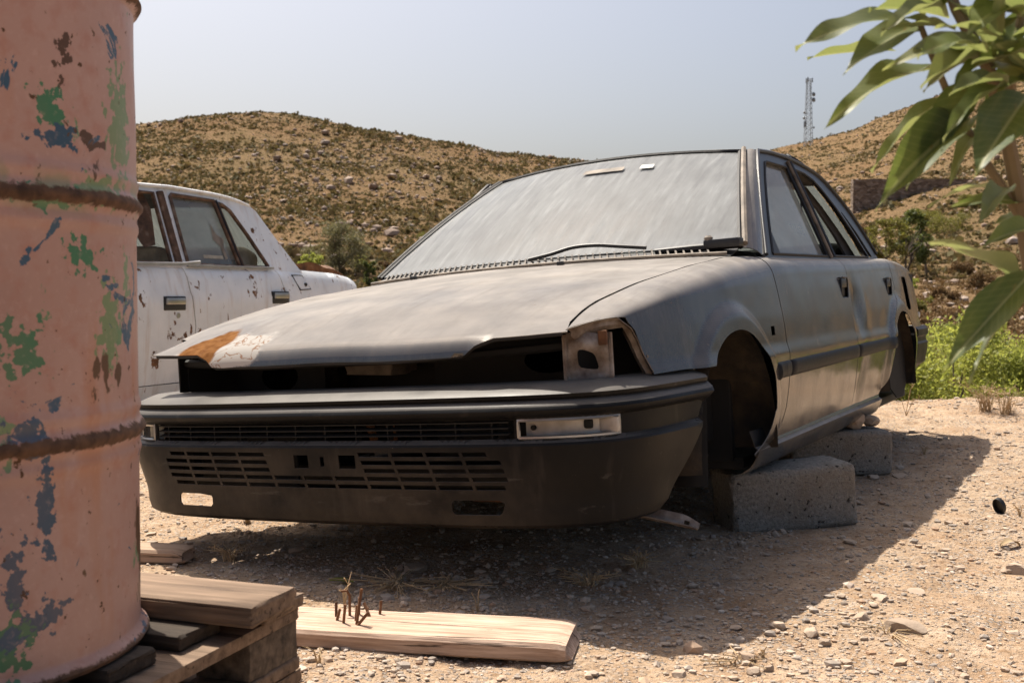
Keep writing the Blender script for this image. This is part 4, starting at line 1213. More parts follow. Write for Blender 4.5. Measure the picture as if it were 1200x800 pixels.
obj('pillar_lining', trim('pillar_lining', [(2.90, .87), (2.86, .98), (2.76, 1.10), (2.62, 1.20), (2.74, 1.20), (2.88, 1.11), (3.04, .97), (3.12, .87)], lambda y, z: np.stack([xg(y, z) - .06, y, z], 1), step=.05, thick=.01, hint=(1, 0, 0)), MT['interior'], car)
obj('belt_reel', boxmesh('belt_reel', .03, .05, .03, .008, loc=(.545, 2.52, 1.185)), MT['seat_cloth'], car)
obj('hanging_strap', tube('hanging_strap', [(.545, 2.60, 1.17), (.55, 2.61, 1.12), (.55, 2.60, 1.07)], .004, 5), MT['rubber'], car)
for sg in (1, -1):
    obj('door_card', trim('door_card', [(1.40, .28), (1.40, .83), (3.05, .85), (2.9, .28)], lambda y, z, sg=sg: np.stack([sg * (.70 + 0 * y), y, z], 1), step=.2, thick=.01, hint=(-sg, 0, 0)), MT['interior'], car)

# ------------------------------------------------------------------ blocks under the car
def block(x, y, z, sx, sy, sz, yaw, label, name='concrete_block', tilt=0.):
    me = boxmesh(name, sx, sy, sz, .024, 4, .0015, 8)
    co = np.array([v.co[:] for v in me.vertices]); k = fbm(co[:, 0] * 16 + co[:, 2] * 9, co[:, 1] * 16 + co[:, 2] * 13 + x, 4, 17)
    edge_ = (np.abs(co / np.array([sx, sy, sz])) > .40).sum(1) >= 2
    co *= (1 + .02 * k - .07 * np.maximum(k, 0) * edge_)[:, None]; me.vertices.foreach_set('co', co.astype(np.float32).ravel()); me.update()
    o = obj(name, me, MT['concrete']); o.location = (x, y, z); o.rotation_euler = (0, tilt, yaw)
    return tag(o, label, 'concrete block', 'concrete blocks propping the silver car')


block(.878, 3.63, .078, .42, .20, .205, R(10), 'rough grey concrete block under the front of the sill, nearest the camera', tilt=R(-4.5))
block(1.345, 4.68, .082, .42, .20, .182, R(3), 'grey concrete block under the rear of the sill, farther back')
for i, (x, y, z, s, sq, lb) in enumerate(((1.42, 4.66, .190, .055, .55, 'brown flat stone wedged on top of the rear concrete block'), (1.50, 4.70, .188, .04, .6, 'small dark stone at the end of the rear concrete block top'))):
    me = scatter_blobs('wedge_stone', np.array([[0, 0, -s * sq * .75]]), np.array([s]), 2, sq, .08, .0)
    o = obj('wedge_stone', me, MT['stone']); o.location = (x, y, z + s * sq * .45)
    tag(o, lb, 'stone')

# ------------------------------------------------------------------ white car
WA = .3675
wc = empty('sedan_car', Matrix.Translation((-3.37, 4.589, -.007)) @ Matrix.Rotation(-WA, 4, 'Z'))
tag(wc, 'older white sedan with rust spots and broken windows, behind the pink drum', 'car')
WP = np.array([(.18, .74), (.25, .775), (.40, .80), (.60, .812), (.70, .814), (.735, .812), (.75, .803), (.80, .795), (.85, .785), (.885, .768), (.905, .745)])
WTAP = np.array([(0, .10), (.15, .05), (.4, .02), (.8, 0), (3.4, 0), (3.9, .02), (4.2, .05), (4.36, .09)])
WZT = np.array([(0, .74), (.2, .82), (1.2, .875), (1.6, .90), (3.2, .905), (3.5, .905), (4.0, .892), (4.30, .862), (4.37, .83)])


def wside(sg):
    def fn(y, z):
        zt = sm(WZT, y); zz = np.minimum(z, zt)
        x = I(zz + (.905 - zt) * np.clip((zz - .6) / .3, 0, 1), WP[:, 0], WP[:, 1]) - sm(WTAP, y)
        return np.stack([sg * x, y, zz], 1)
    return fn


def wtop(y0, y1, n=10, d=0): return [(y, float(sm(WZT, np.array([y]))[0]) - d) for y in np.linspace(y0, y1, n)]


wa_f = [(.80 + .33 * math.cos(t), .30 + .33 * math.sin(t)) for t in np.linspace(-.25, math.pi + .25, 20)]
wa_r = [(3.42 + .33 * math.cos(t), .30 + .33 * math.sin(t)) for t in np.linspace(-.2, math.pi + .25, 20)]
for sg in (1, -1):
    P_ = lambda nm, L_: obj(nm, trim(nm, L_, wside(sg), step=.05, edge=.03, thick=.003, hint=(sg, 0, 0), sharp=50), MT['white_paint'], wc)
    P_('front_fender', wtop(.02, 1.30) + [(1.30, .25), (1.16, .22)] + wa_f + [(.2, .24), (.02, .40)])
    f1 = P_('front_door', wtop(1.307, 2.215) + [(2.24, .70), (2.268, .56), (2.262, .25), (1.307, .25)])
    f2 = P_('rear_door', wtop(2.222, 3.165) + [(3.20, .80), (3.245, .72), (3.26, .64), (3.16, .60), (3.09, .50), (3.02, .36), (2.98, .25), (2.269, .25), (2.275, .56), (2.247, .70)])
    qn = P_('quarter_panel', wtop(3.172, 4.345) + [(4.345, .36), (3.76, .26)] + wa_r[:13] + [(3.252, .72), (3.207, .80)])
    obj('sill', trim('sill', [(1.16, .16), (3.08, .16), (3.08, .244), (1.16, .244)], lambda y, z, sg=sg: np.stack([sg * (.745 + (z - .16) * .3), y, z], 1), step=.08, thick=.004, hint=(sg, 0, 0)), MT['white_paint'], wc)
    if sg > 0:
        for dd, y0, z0 in ((f1, 1.985, .652), (f2, 3.05, .684)):
            xb = .812
            hb = obj('door_handle', boxmesh('door_handle', .02, .19, .078, .006, loc=(xb - .004, y0 + .095, z0 + .04)), MT['black_plastic'], dd)
            obj('handle_flap', boxmesh('handle_flap', .016, .165, .036, .006, loc=(xb + .010, y0 + .095, z0 + .052)), MT['chrome'], hb)
        obj('door_lock', lathe('door_lock', [(0, .006), (.014, .006), (.016, 0), (.016, -.01)], 14, 'x'), MT['chrome'], f1).location = (.812, 2.11, .625)
        fl_ = obj('fuel_door', trim('fuel_door', [(3.335, .870), (3.46, .870), (3.54, .78), (3.40, .775)], lambda y, z: wside(1)(y, z) + np.array([.004, 0, 0]), step=.05, thick=.004, hint=(1, 0, 0)), MT['white_paint'], qn)
        lp = wside(1)(np.array([3.335, 3.46, 3.54, 3.40, 3.335]), np.array([.870, .870, .78, .775, .870])) + np.array([.002, 0, 0])
        obj('fuel_door_gap', tube('fuel_door_gap', lp, .005, 5), MT['bay_black'], qn)
        obj('fuel_lock', lathe('fuel_lock', [(0, .006), (.013, .006), (.013, -.01)], 10, 'x'), MT['dark_metal'], fl_).location = (.795, 3.475, .81)
        # loose belt moulding, half torn off the front door
        obj('belt_moulding', tube('belt_moulding', [(.775, 1.35, .905), (.785, 1.9, .905), (.80, 2.18, .912), (.82, 2.30, .925)], .011, 6), MT['chrome'], f1)
        obj('belt_moulding', tube('belt_moulding', [(.765, 2.26, .906), (.765, 2.7, .907), (.762, 3.14, .912)], .009, 6), MT['chrome'], f2)
wxg = lambda y, z: .752 - (z - .90) * .345
WSF = lambda sg: (lambda y, z: np.stack([sg * wxg(y, z), y, z], 1))
wout = [(1.20, .893), (1.62, 1.22), (1.76, 1.315), (1.86, 1.345), (2.3, 1.362), (2.75, 1.355), (2.95, 1.340), (3.10, 1.31), (3.16, 1.28), (3.30, 1.11), (3.47, .918), (3.50, .895)] + [(y, .893) for y in np.linspace(3.3, 1.3, 12)]
wf = [(1.45, .912), (1.70, 1.17), (1.84, 1.285), (1.92, 1.305), (2.15, 1.312), (2.135, .912)]
wr = [(2.285, .912), (2.30, 1.305), (2.315, 1.315), (2.715, 1.312), (2.79, .912)]
wq = [(2.822, .912), (2.752, 1.285), (2.765, 1.298), (2.80, 1.292), (2.86, 1.26), (2.97, 1.12), (3.10, .925), (3.095, .912)]
for sg in (1, -1):
    fr = obj('window_frame', trim('window_frame', wout, WSF(sg), [wf, wr, wq], step=.06, edge=.03, thick=.006, hint=(sg, 0, 0)), MT['white_paint'], wc)
    if sg > 0:
        gp = obj('window_pane', trim('window_pane', wr, lambda y, z, sg=sg: WSF(sg)(y, z) - np.array([sg * .012, 0, 0]), step=.08, hint=(sg, 0, 0)), MT['side_glass_dust'], fr)
        obj('peeling_sticker', trim('peeling_sticker', [(2.62, 1.10), (2.63, 1.17), (2.66, 1.105), (2.72, 1.08), (2.70, 1.03), (2.71, .96), (2.68, .95), (2.67, 1.03), (2.61, 1.07)], lambda y, z: WSF(1)(y, z) - np.array([.008, 0, 0]), step=.05, hint=(1, 0, 0)), MT['dirty_trim'], gp)
        obj('paper_label', trim('paper_label', [(2.47, .955), (2.66, .955), (2.66, .975), (2.47, .975)], lambda y, z: WSF(1)(y, z) - np.array([.008, 0, 0]), step=.05, hint=(1, 0, 0)), MT['seat_cloth'], gp)
    for wl_ in (wf, wr, wq):
        lp = np.array(wl_ + wl_[:1]); obj('window_trim', tube('window_trim', WSF(sg)(lp[:, 0], lp[:, 1]) + np.array([sg * .004, 0, 0]), .013, 5), MT['rusty_trim'], fr)
    bp = np.array([(2.20, .905), (2.215, 1.32)])
    obj('door_post', tube('door_post', WSF(sg)(bp[:, 0], bp[:, 1]), .030, 6), MT['rusty_trim'], fr)
    bp = np.array([(2.807, .905), (2.735, 1.315)])
    obj('door_post', tube('door_post', WSF(sg)(bp[:, 0], bp[:, 1]) + np.array([sg * .004, 0, 0]), .014, 6), MT['rubber'], fr)
wroof = lambda u, y: np.stack([u * .603, y, I(y, [1.80, 1.9, 2.3, 2.75, 2.95, 3.12], [1.335, 1.35, 1.364, 1.357, 1.342, 1.31]) + .035 * (1 - np.abs(u) ** 2.2)], 1)
wrf = obj('roof', grid('roof', wroof, np.linspace(-1, 1, 20), np.linspace(1.80, 3.12, 16), .006), MT['white_paint'], wc)
for sg in (1, -1):
    obj('drip_rail', tube('drip_rail', [(sg * .608, y, float(wroof(np.array([1.]), np.array([y]))[0, 2]) - .004) for y in np.linspace(1.80, 3.1, 14)], .010, 6), MT['white_paint'], wrf)
    ts = np.linspace(0, 1, 8); V = []; Fc = []
    for t in ts:
        a = np.array([sg * (.60 + .145 * t), 3.12 + .37 * t, 1.315 - .41 * t]); b = np.array([sg * (.50 + .08 * t), 3.14 + .42 * t, 1.33 - .42 * t])
        for k in range(4): V.append(a * (1 - k / 3) + b * k / 3 + np.array([sg * .008, .01, .01]) * math.sin(math.pi * k / 3))
    for i in range(7):
        for k in range(3):
            a = i * 4 + k; Fc += [(a, a + 4, a + 5), (a, a + 5, a + 1)] if sg > 0 else [(a, a + 5, a + 4), (a, a + 1, a + 5)]
    V, Fc = thicken(V, Fc, .003); obj('rear_pillar', mesh('rear_pillar', V, Fc), MT['white_paint'], wc)
obj('rear_window', grid('rear_window', lambda u, t: np.stack([u * (.50 + .08 * t), 3.14 + .42 * t, 1.335 - .42 * t + .02 * (1 - u ** 2)], 1), np.linspace(-1, 1, 10), np.linspace(0.02, .98, 6), .004), MT['side_glass_dust'], wc)
obj('boot_lid', grid('boot_lid', lambda u, y: np.stack([u * (.742 - sm(WTAP, y)), y, sm(WZT, y) + .012 * (1 - u ** 2) + .002], 1), np.linspace(-1, 1, 14), np.linspace(3.49, 4.345, 12), .004), MT['white_paint'], wc)
obj('tail_panel', boxmesh('tail_panel', 1.36, .03, .46, .012, loc=(0, 4.335, .60)), MT['white_paint'], wc)
obj('boot_nozzle', boxmesh('boot_nozzle', .02, .03, .03, .006, loc=(.55, 3.62, .918)), MT['dark_metal'], wc)
wb = obj('bonnet', grid('bonnet', lambda u, y: np.stack([u * (.742 - sm(WTAP, y)), y, sm(WZT, y) + .02 * (1 - u ** 2) + .002], 1), np.linspace(-1, 1, 14), np.linspace(.03, 1.22, 14), .004), MT['white_paint'], wc)
obj('windscreen', grid('windscreen', lambda u, t: np.stack([u * (.70 * (1 - t) + .58 * t), 1.20 + .60 * t - .05 * (1 - u ** 2), .89 + .45 * t + .02 * (1 - u ** 2)], 1), np.linspace(-1, 1, 10), np.linspace(0, 1, 6), .004), MT['side_glass_dust'], wc)
obj('front_panel', boxmesh('front_panel', 1.40, .04, .36, .015, loc=(0, .05, .56)), MT['dark_metal'], wc)
obj('front_bumper', boxmesh('front_bumper', 1.60, .10, .12, .03, 3, loc=(0, -.02, .44)), MT['chrome'], wc)
obj('rear_bumper', boxmesh('rear_bumper', 1.56, .10, .12, .03, 3, loc=(0, 4.38, .44)), MT['chrome'], wc)
obj('floor_pan', boxmesh('floor_pan', 1.44, 4.0, .04, .01, loc=(0, 2.2, .20)), MT['dark_metal'], wc)
for sx in (.36, -.36):
    st = obj('front_seat', boxmesh('front_seat', .50, .50, .16, .06, 3, loc=(sx, 1.95, .46)), MT['seat_cloth'], wc)
    o = obj('seat_back', boxmesh('seat_back', .48, .15, .52, .06, 3), MT['seat_cloth'], st); o.location = (sx, 2.24, .76); o.rotation_euler = (-.22, 0, 0)
rs = obj('rear_seat', boxmesh('rear_seat', 1.22, .5, .18, .06, 3, loc=(0, 2.80, .48)), MT['seat_cloth'], wc)
o = obj('rear_backrest', boxmesh('rear_backrest', 1.22, .20, .54, .08, 4), MT['seat_cloth'], rs); o.location = (0, 3.08, .78); o.rotation_euler = (-.3, 0, 0)
obj('headliner', grid('headliner', lambda u, y: wroof(u * .96, y) - np.array([0, 0, .035]), np.linspace(-1, 1, 10), np.linspace(1.84, 3.08, 8), .004), MT['interior'], wc)
obj('torn_lining', trim('torn_lining', [(1.78, 1.27), (1.90, 1.15), (1.96, 1.05), (2.0, 1.13), (2.06, 1.0), (2.11, 1.02), (2.14, 1.22), (2.12, 1.31), (1.95, 1.31)], lambda y, z: np.stack([wxg(y, z) - .06 + .03 * np.sin(y * 30), y, z], 1), step=.04, thick=.006, hint=(1, 0, 0)), MT['rusty_trim'], wc)
ty = lathe('tyre', [(.18, -.075), (.27, -.085), (.292, -.06), (.298, 0), (.292, .06), (.27, .085), (.18, .075)], 32, 'x')
ri = lathe('rim', [(0, .05), (.06, .055), (.12, .03), (.175, .06), (.185, .07), (.185, -.07)], 24, 'x')
for sg in (1, -1):
    for yy in (.80, 3.42):
        w = obj('wheel', ty, MT['rubber'], wc); w.location = (sg * .70, yy, .302)
        r_ = obj('rim', ri, MT['dark_metal'], w); r_.rotation_euler = (0, 0, 0 if sg > 0 else math.pi)

# rusted, crushed car body lying behind the white car; only its top edge shows past the boot
hk = empty('crushed_body', Matrix.Translation((-1.40, 9.9, 0)) @ Matrix.Rotation(R(8), 4, 'Z'))
tag(hk, 'rust-brown crushed car body showing just above the white car boot', 'scrap metal')
def hulk_top(u, v):
    x = -1.7 * u; y = 1.3 * v
    z = .93 + .10 * np.sin(np.clip(u * 1.05, 0, 1) * math.pi) ** .5 - .05 * v + .05 * fbm(u * 7, v * 5, 4, 71) - .10 * np.exp(-((u - .02) / .05) ** 2) + .015 * np.sin(u * 38 + v * 9)
    return np.stack([x, y + .03 * np.sin(u * 21), z], 1)
def hulk_front(u, v):
    P = hulk_top(u, 0 * u); P[:, 2] = P[:, 2] * v + .03 * (1 - v); P[:, 1] += .06 * np.sin(v * 9 + u * 6) * (1 - v) + .05 * fbm(u * 9, v * 6, 3, 72); return P
def hulk_side(u, v):
    P = hulk_top(0 * u, u); P[:, 2] = P[:, 2] * v + .03 * (1 - v); P[:, 0] += .05 * fbm(u * 9, v * 6, 3, 73) * (1 - v ** 8); return P
obj('roof_skin', grid('roof_skin', hulk_top, np.linspace(0, 1, 50), np.linspace(0, 1, 24), .004), MT['rust'], hk)
obj('flank', grid('flank', hulk_front, np.linspace(0, 1, 50), np.linspace(0, 1, 14), .004, (0, -1, 0)), MT['rust'], hk)
obj('end_panel', grid('end_panel', hulk_side, np.linspace(0, 1, 24), np.linspace(0, 1, 14), .004, (1, 0, 0)), MT['rust'], hk)

# ------------------------------------------------------------------ pallets and drum
PA = R(-19)
pz = .249
pal_m = Matrix.Translation((-.335, 1.79, 0)) @ Matrix.Rotation(PA, 4, 'Z')      # corner B; local -x runs along the boards, -y along the edge


def pallet(z0, label, shift=(0, 0), rot=0.):
    root = empty('wooden_pallet', pal_m @ Matrix.Translation((shift[0], shift[1], z0)) @ Matrix.Rotation(rot, 4, 'Z'))
    tag(root, label, 'pallet', 'stacked wooden pallets')
    y = 0; widths = [.12, .10, .10, .125, .095, .095, .12]; gaps = [.043, .057, .05, .045, .05, .045]
    for i, w in enumerate(widths):
        ins = [0, .042, .043, .0, .03, .01, .0][i]
        me = boxmesh('deck_board', 1.15 - ins, w, .022, .004, 2, .0008, 5)
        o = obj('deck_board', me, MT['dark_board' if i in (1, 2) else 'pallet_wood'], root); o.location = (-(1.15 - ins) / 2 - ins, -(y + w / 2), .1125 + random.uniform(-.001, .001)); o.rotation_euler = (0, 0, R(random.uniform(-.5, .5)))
        y += w + (gaps[i] if i < 6 else 0)
    W_ = y
    for xx in (-.055, -.575, -1.095):
        o = obj('stringer_board', boxmesh('stringer_board', .10, W_ - .01, .02, .003, 2, .0006, 3), MT['pallet_wood'], root); o.location = (xx, -W_ / 2, .0910)
        for yy in (-.075, -W_ / 2, -W_ + .07):
            o = obj('corner_block', boxmesh('corner_block', .095, .14, .059, .004, 2, .0008, 3), MT['block_wood'], root); o.location = (xx, yy, .0510)
        o = obj('skid_board', boxmesh('skid_board', .10, W_ - .005, .02, .003, 2, .0006, 3), MT['pallet_wood'], root); o.location = (xx, -W_ / 2, .011)
    return root


pallet(pz - .1245, 'weathered pallet directly beneath the pink drum, top of the stack')
pallet(pz - .1245 - .1255, 'lower pallet under the drum pallet, resting on the ground', (-.01, .01), .01)

lb_ = obj('wooden_board', boxmesh('wooden_board', .95, .125, .031, .005, 2, .0008, 6), MT['pallet_wood'])
lb_.matrix_world = Matrix.Translation((-.328, 1.70, pz + .0165)) @ Matrix.Rotation(PA, 4, 'Z') @ Matrix.Translation((-.475, -.0625, 0))
tag(lb_, 'pale sunlit board lying across the pallet beside the drum', 'board')
DX, DY, DR = -.802, 1.508, .292
prof_ = []
for z in np.linspace(0, .88, 150):
    r = DR - .006
    for zc in (.29, .594):
        r += .010 * math.exp(-((z - zc) / .010) ** 2) + .0035 * math.exp(-((abs(z - zc) - .03) / .008) ** 2)
    if z < .012: r = DR + .006 * math.sqrt(max(0, 1 - ((z - .006) / .0065) ** 2)) - .001
    if z > .868: r = DR + .006 * math.sqrt(max(0, 1 - ((z - .874) / .0065) ** 2)) - .001
    prof_.append((r, z))
V = []; Fc = []; n = 160
for (r, z) in prof_:
    for k in range(n):
        a = 2 * math.pi * k / n
        d = .010 * (float(fbm(math.cos(a) * 2.2 + 5, math.sin(a) * 2.2 + z * 4.5, 2, 61))) * sstep(.0, .06, z) * (1 - sstep(.82, .88, z))
        V.append(((r + d) * math.cos(a), (r + d) * math.sin(a), z))
for i in range(len(prof_) - 1):
    for k in range(n):
        a, b = i * n + k, i * n + (k + 1) % n; Fc.append((a, b, b + n, a + n))
drum = obj('steel_drum', None)
tag(drum, 'salmon pink steel drum with chipped green and blue paint, standing on the pallet', 'drum')
drum.location = (DX, DY, pz + .001)
obj('shell', mesh('shell', V, Fc, sharp=60), MT['drum'], drum)
obj('lid', lathe('lid', [(0, .862), (.20, .864), (.275, .860), (.284, .868)], 64), MT['drum'], drum)
obj('base', lathe('base', [(0, .02), (.275, .02), (.285, .01)], 64), MT['drum'], drum)
bung = obj('bung', lathe('bung', [(0, .012), (.03, .012), (.034, 0)], 20), MT['rust'], drum); bung.location = (-.18, 0, .866)

# ------------------------------------------------------------------ timber on the ground
def gz(x, y): return float(ground_z(np.array([x]), np.array([y]))[0])
def plank(name, A_, B_, w, t, label, m, notch=False, seed=0):
    """A_ near-left, B_ near-right ground points of the long edge"""
    A_, B_ = Vector((*A_, 0)), Vector((*B_, 0)); L_ = (B_ - A_).length; yaw = math.atan2(B_.y - A_.y, B_.x - A_.x)
    nxx = 60; prof2 = [(0.004, 0), (w - .004, 0), (w, .005), (w, t - .007), (w - .006, t), (w * .5, t + .001), (.007, t), (0, t - .008), (0, .004)]
    V = []; Fc = []; k = len(prof2)
    for i in range(nxx + 1):
        u = i / nxx * L_
        for j, (py, pzv) in enumerate(prof2):
            e = .004 * float(fbm(u * 9 + j * 3.1, seed + j * 1.7, 3, 81))
            yy = py + e * (1 if py > w / 2 else 1); zz = pzv + e * .5
            if notch and py > w * .9 and u < L_ * .62: yy -= .012
            xx = u
            e_ = max(0., (u - (L_ - .045)) / .045)
            if e_ > 0: zz -= (.010 if pzv > t * .5 else -.004) * e_ ** 2; yy += (.012 if py < w * .3 else -.022 if py > w * .7 else 0) * e_ ** 2
            if i == nxx: xx -= .018 * (pzv / t) ** 3 + .008 * float(vnoise(py * 60, pzv * 60, 3))
            if i == 0: xx += .006 * float(vnoise(py * 60, pzv * 60, 4))
            V.append((xx, yy, zz))
    for i in range(nxx):
        for j in range(k):
            a, b = i * k + j, i * k + (j + 1) % k; Fc.append((a, a + k, b + k, b))
    Fc.append(tuple(range(k))); Fc.append(tuple(nxx * k + j for j in reversed(range(k))))
    o = obj(name, mesh(name, V, Fc, sharp=30), m); o.location = (A_.x, A_.y, max(gz(A_.x, A_.y), gz(B_.x, B_.y), gz((A_.x + B_.x) / 2, (A_.y + B_.y) / 2)) - .002); o.rotation_euler = (0, 0, yaw)
    return tag(o, label, 'plank')


pl = plank('wooden_plank', (-.78, 2.335), (.118, 2.165), .185, .036, 'pale weathered plank with bent nails lying in the sun below the bumper', MT['plank_wood'], True)
nails = [(-.30, .10, .055, .05, .1), (-.325, .085, .03, -.1, .3), (-.315, .06, .026, .25, .1), (-.295, .045, .042, .12, -.05), (-.275, .065, .034, .05, .1), (-.265, .04, .075, .12, .1), (-.262, .035, .03, .8, .1), (-.285, .115, .04, .1, -.2), (-.24, .12, .03, .05, .2), (-.255, .10, .028, -.6, .4)]
for nx_, ny_, h, tx, ty_ in nails:
    xl = nx_ + .78; p0 = Vector((xl - .06, ny_ + .02, .034)); p1 = p0 + Vector((tx * h, ty_ * h, h))
    pts = [p0, p0.lerp(p1, .6), p1]
    if h == .055: pts = [p0, p0 + Vector((.0, 0, h * .8)), p0 + Vector((-.006, 0, h)), p0 + Vector((-.018, 0, h * .97))]
    o = obj('nail', tube('nail', pts, .0032, 6), MT['rust'], pl)
plank('wooden_scrap', (-1.50, 3.06), (-.868, 2.965), .10, .035, 'short orange-brown board end on the ground behind the pallet', MT['scrap_wood'], False, 3)

# ------------------------------------------------------------------ stones, litter, weeds
def stone_at(u, v, s, sq=.5, label='', name='stone', group='loose stones on the sunlit ground'):
    dx, dy = (u - 600) / F_PX, (v - 400) / F_PX
    p = R(PITCH); c_, s_ = math.cos(p), math.sin(p)
    d = Vector((dx, c_ - dy * s_, -s_ - dy * c_)); t = -CAM_H / d.z; x, y = d.x * t, d.y * t
    me = scatter_blobs(name, np.array([[0., 0, 0]]), np.array([s]), 3, sq, .012, .35)
    co = np.array([q.co[:] for q in me.vertices]); r_ = np.linalg.norm(co, axis=1)
    k = random.random() * 50
    nn = fbm(co[:, 0] / s * 1.3 + k, co[:, 1] / s * 1.3 + co[:, 2] / s * 2, 3, 91)
    co *= (1 + nn * .9)[:, None]; co[:, 2] = np.minimum(co[:, 2], s * sq * 1.2)
    for q in range(9):      # broken faces
        nn_ = np.array([random.gauss(0, 1), random.gauss(0, 1), random.gauss(0, .8)]); nn_ /= np.linalg.norm(nn_); lim = np.max(co @ nn_) * random.uniform(.62, .85)
        ex = np.maximum(co @ nn_ - lim, 0); co = co - ex[:, None] * nn_
    me.vertices.foreach_set('co', co.astype(np.float32).ravel()); me.update()
    me.polygons.foreach_set('use_smooth', [True] * len(me.polygons)); me.set_sharp_from_angle(angle=R(25))
    o = obj(name, me, MT['stone']); o.location = (x, y, gz(x, y) - s * .06); o.rotation_euler = (0, 0, random.random() * 6)
    if label: tag(o, label, 'stone', group)
    return o


stone_at(1060, 737, .058, .35, 'broad flat pale stone half buried in the sunlit ground')
stone_at(1192, 668, .040, .6, 'chunky pale stone at the right edge of the ground')
stone_at(1180, 668, .022, .6, 'smaller stone touching the chunky pale stone at right')
stone_at(950, 739, .024, .7, 'upright narrow stone at the edge of the car shadow')
stone_at(912, 733, .020, .6, 'pale pointed stone on the shadow edge of the car')
stone_at(1010, 727, .026, .45, 'grey rounded stone in front of the flat pale stone')
stone_at(968, 748, .022, .5, 'brown stone with a dark shaded face below the shadow edge')
stone_at(1075, 694, .030, .35, 'flat beige stone right of the shadow corner')
stone_at(1030, 705, .034, .3, 'wide pale stone slab flush with the ground')
stone_at(875, 772, .022, .5, 'small tan stone near the bottom of the picture')
stone_at(796, 792, .016, .6, 'tiny white stone at the very bottom of the ground')
stone_at(1023, 557, .032, .5, 'flat stone at the foot of the rear concrete block')
stone_at(1052, 556, .030, .55, 'dark stone in the car shadow beside the rear block')
stone_at(1068, 510, .026, .6, 'small dark stone on the far edge of the car shadow')
stone_at(1003, 586, .026, .5, 'reddish stone beside the front concrete block')
stone_at(488, 668, .045, .3, 'broad stone in the shade under the bumper')
stone_at(345, 648, .028, .5, 'grey stone in the shadow near the bumper corner')
stone_at(820, 630, .028, .25, 'pale flat stone in the shade below the bracket')
dom = 'loose stones on the sunlit ground'
for i in range(46):
    u = random.uniform(700, 1195); v = random.uniform(520, 795)
    if (v < 540 and u < 1050) or (u < 1010 and 540 < v < 640): continue
    o = stone_at(u, v, random.uniform(.008, .017), random.uniform(.4, .7), 'loose thumb-sized stone lying among the gravel', group='thumb-sized stones among the gravel')

# black cap standing on edge and a curled dry leaf
def at_ground(u, v, h=0.):
    dx, dy = (u - 600) / F_PX, (v - 400) / F_PX; p = R(PITCH); c_, s_ = math.cos(p), math.sin(p)
    d = Vector((dx, c_ - dy * s_, -s_ - dy * c_)); t = (h - CAM_H) / d.z; return Vector((d.x * t, d.y * t, h))
P_ = at_ground(1172, 597)
cp = obj('plastic_cap', lathe('plastic_cap', [(0, .006), (.026, .006), (.029, .002), (.029, -.012), (.026, -.012), (.024, 0), (0, .0)], 24, 'x'), MT['black_plastic'])
cp.location = (P_.x, P_.y, gz(P_.x, P_.y) + .026); cp.rotation_euler = (0, R(-18), R(25)); cp.scale = (1, .75, 1)
tag(cp, 'black plastic cap standing on edge on the sunlit ground', 'cap')
for k, (u, v, L_, col, lb) in enumerate(((1186, 640, .07, 'dry_stem', 'curled dry yellow leaf at the right edge of the ground'), (400, 690, .06, 'bush_leaf', 'fresh green leaf fallen in the car shadow'))):
    P_ = at_ground(u, v)
    lf = grid('fallen_leaf', lambda a, b: np.stack([a * L_, b * .4 * L_ * np.sin(math.pi * np.clip(a * .94 + .03, 0, 1)) ** .7, .25 * L_ * b * b + (.28 if k == 0 else .05) * L_ * np.sin(a * 3)], 1), np.linspace(0, 1, 10), np.linspace(-.5, .5, 6))
    o = obj('fallen_leaf', lf, MT[col]); o.location = (P_.x - L_ / 2, P_.y, gz(P_.x, P_.y) + .006); o.rotation_euler = (.1, .1, .3 - k * .2)
    tag(o, lb, 'leaf')


def weed(u, v, n, h, spread, label, m='dry_stem', lean=.6):
    P_ = at_ground(u, v); P_.z = gz(P_.x, P_.y); V = []; Fc = []
    for i in range(n):
        a = random.random() * 6.283; l = h * random.uniform(.4, 1); dx = math.cos(a) * spread * random.random(); dy = math.sin(a) * spread * random.random()
        lx, ly = random.uniform(-1, 1) * lean * l, random.uniform(-1, 1) * lean * l
        pts = [P_ + Vector((dx * .3, dy * .3, -.004)), P_ + Vector((dx * .3 + lx * .4, dy * .3 + ly * .4, l * .6)), P_ + Vector((dx + lx, dy + ly, l * random.uniform(.5, 1)))]
        v_, f_ = tube_vf(pts, [.0018, .0014, .0009], 4, len(V)); V += v_; Fc += f_
        for q in range(2):
            if random.random() < .7:
                b = pts[1].lerp(pts[2], random.random()); e = b + Vector((random.uniform(-1, 1), random.uniform(-1, 1), random.uniform(0, 1))) * l * .25
                v_, f_ = tube_vf([b, e], [.0009, .0016], 4, len(V)); V += v_; Fc += f_
    o = obj('dry_weed', mesh('dry_weed', V, Fc), MT[m])
    return tag(o, label, 'weed', 'dry weeds in the yard')


weed(290, 612, 16, .035, .03, 'low brown weed tuft in the sun left under the bumper')
weed(270, 660, 22, .05, .09, 'spreading dry twiggy weed at the shadow corner behind the pallet', lean=1.2)
weed(465, 693, 50, .035, .16, 'brown mat of dead weed in the shade behind the plank', lean=1.4)
weed(520, 697, 40, .03, .12, 'dead weed stalks right of the brown weed mat', lean=1.2)
weed(404, 722, 3, .12, .01, 'tall thin dry stalk rising behind the bent nails', lean=.25)
weed(560, 722, 3, .07, .01, 'single dry stalk behind the right half of the plank', lean=.4)
weed(375, 783, 4, .055, .02, 'forked straw stalk in front of the plank', lean=.5)
weed(690, 690, 30, .045, .10, 'dry brown weed in the shade left of the gravel', lean=.9)
weed(750, 665, 26, .05, .08, 'dry seed-headed weed in the shade below the bumper', lean=.5)
weed(894, 771, 5, .03, .006, 'stubby orange-brown stalk in the sun near the bottom', lean=.4)
weed(1083, 533, 10, .06, .02, 'upright green-brown sprig in the car shadow', lean=.3)
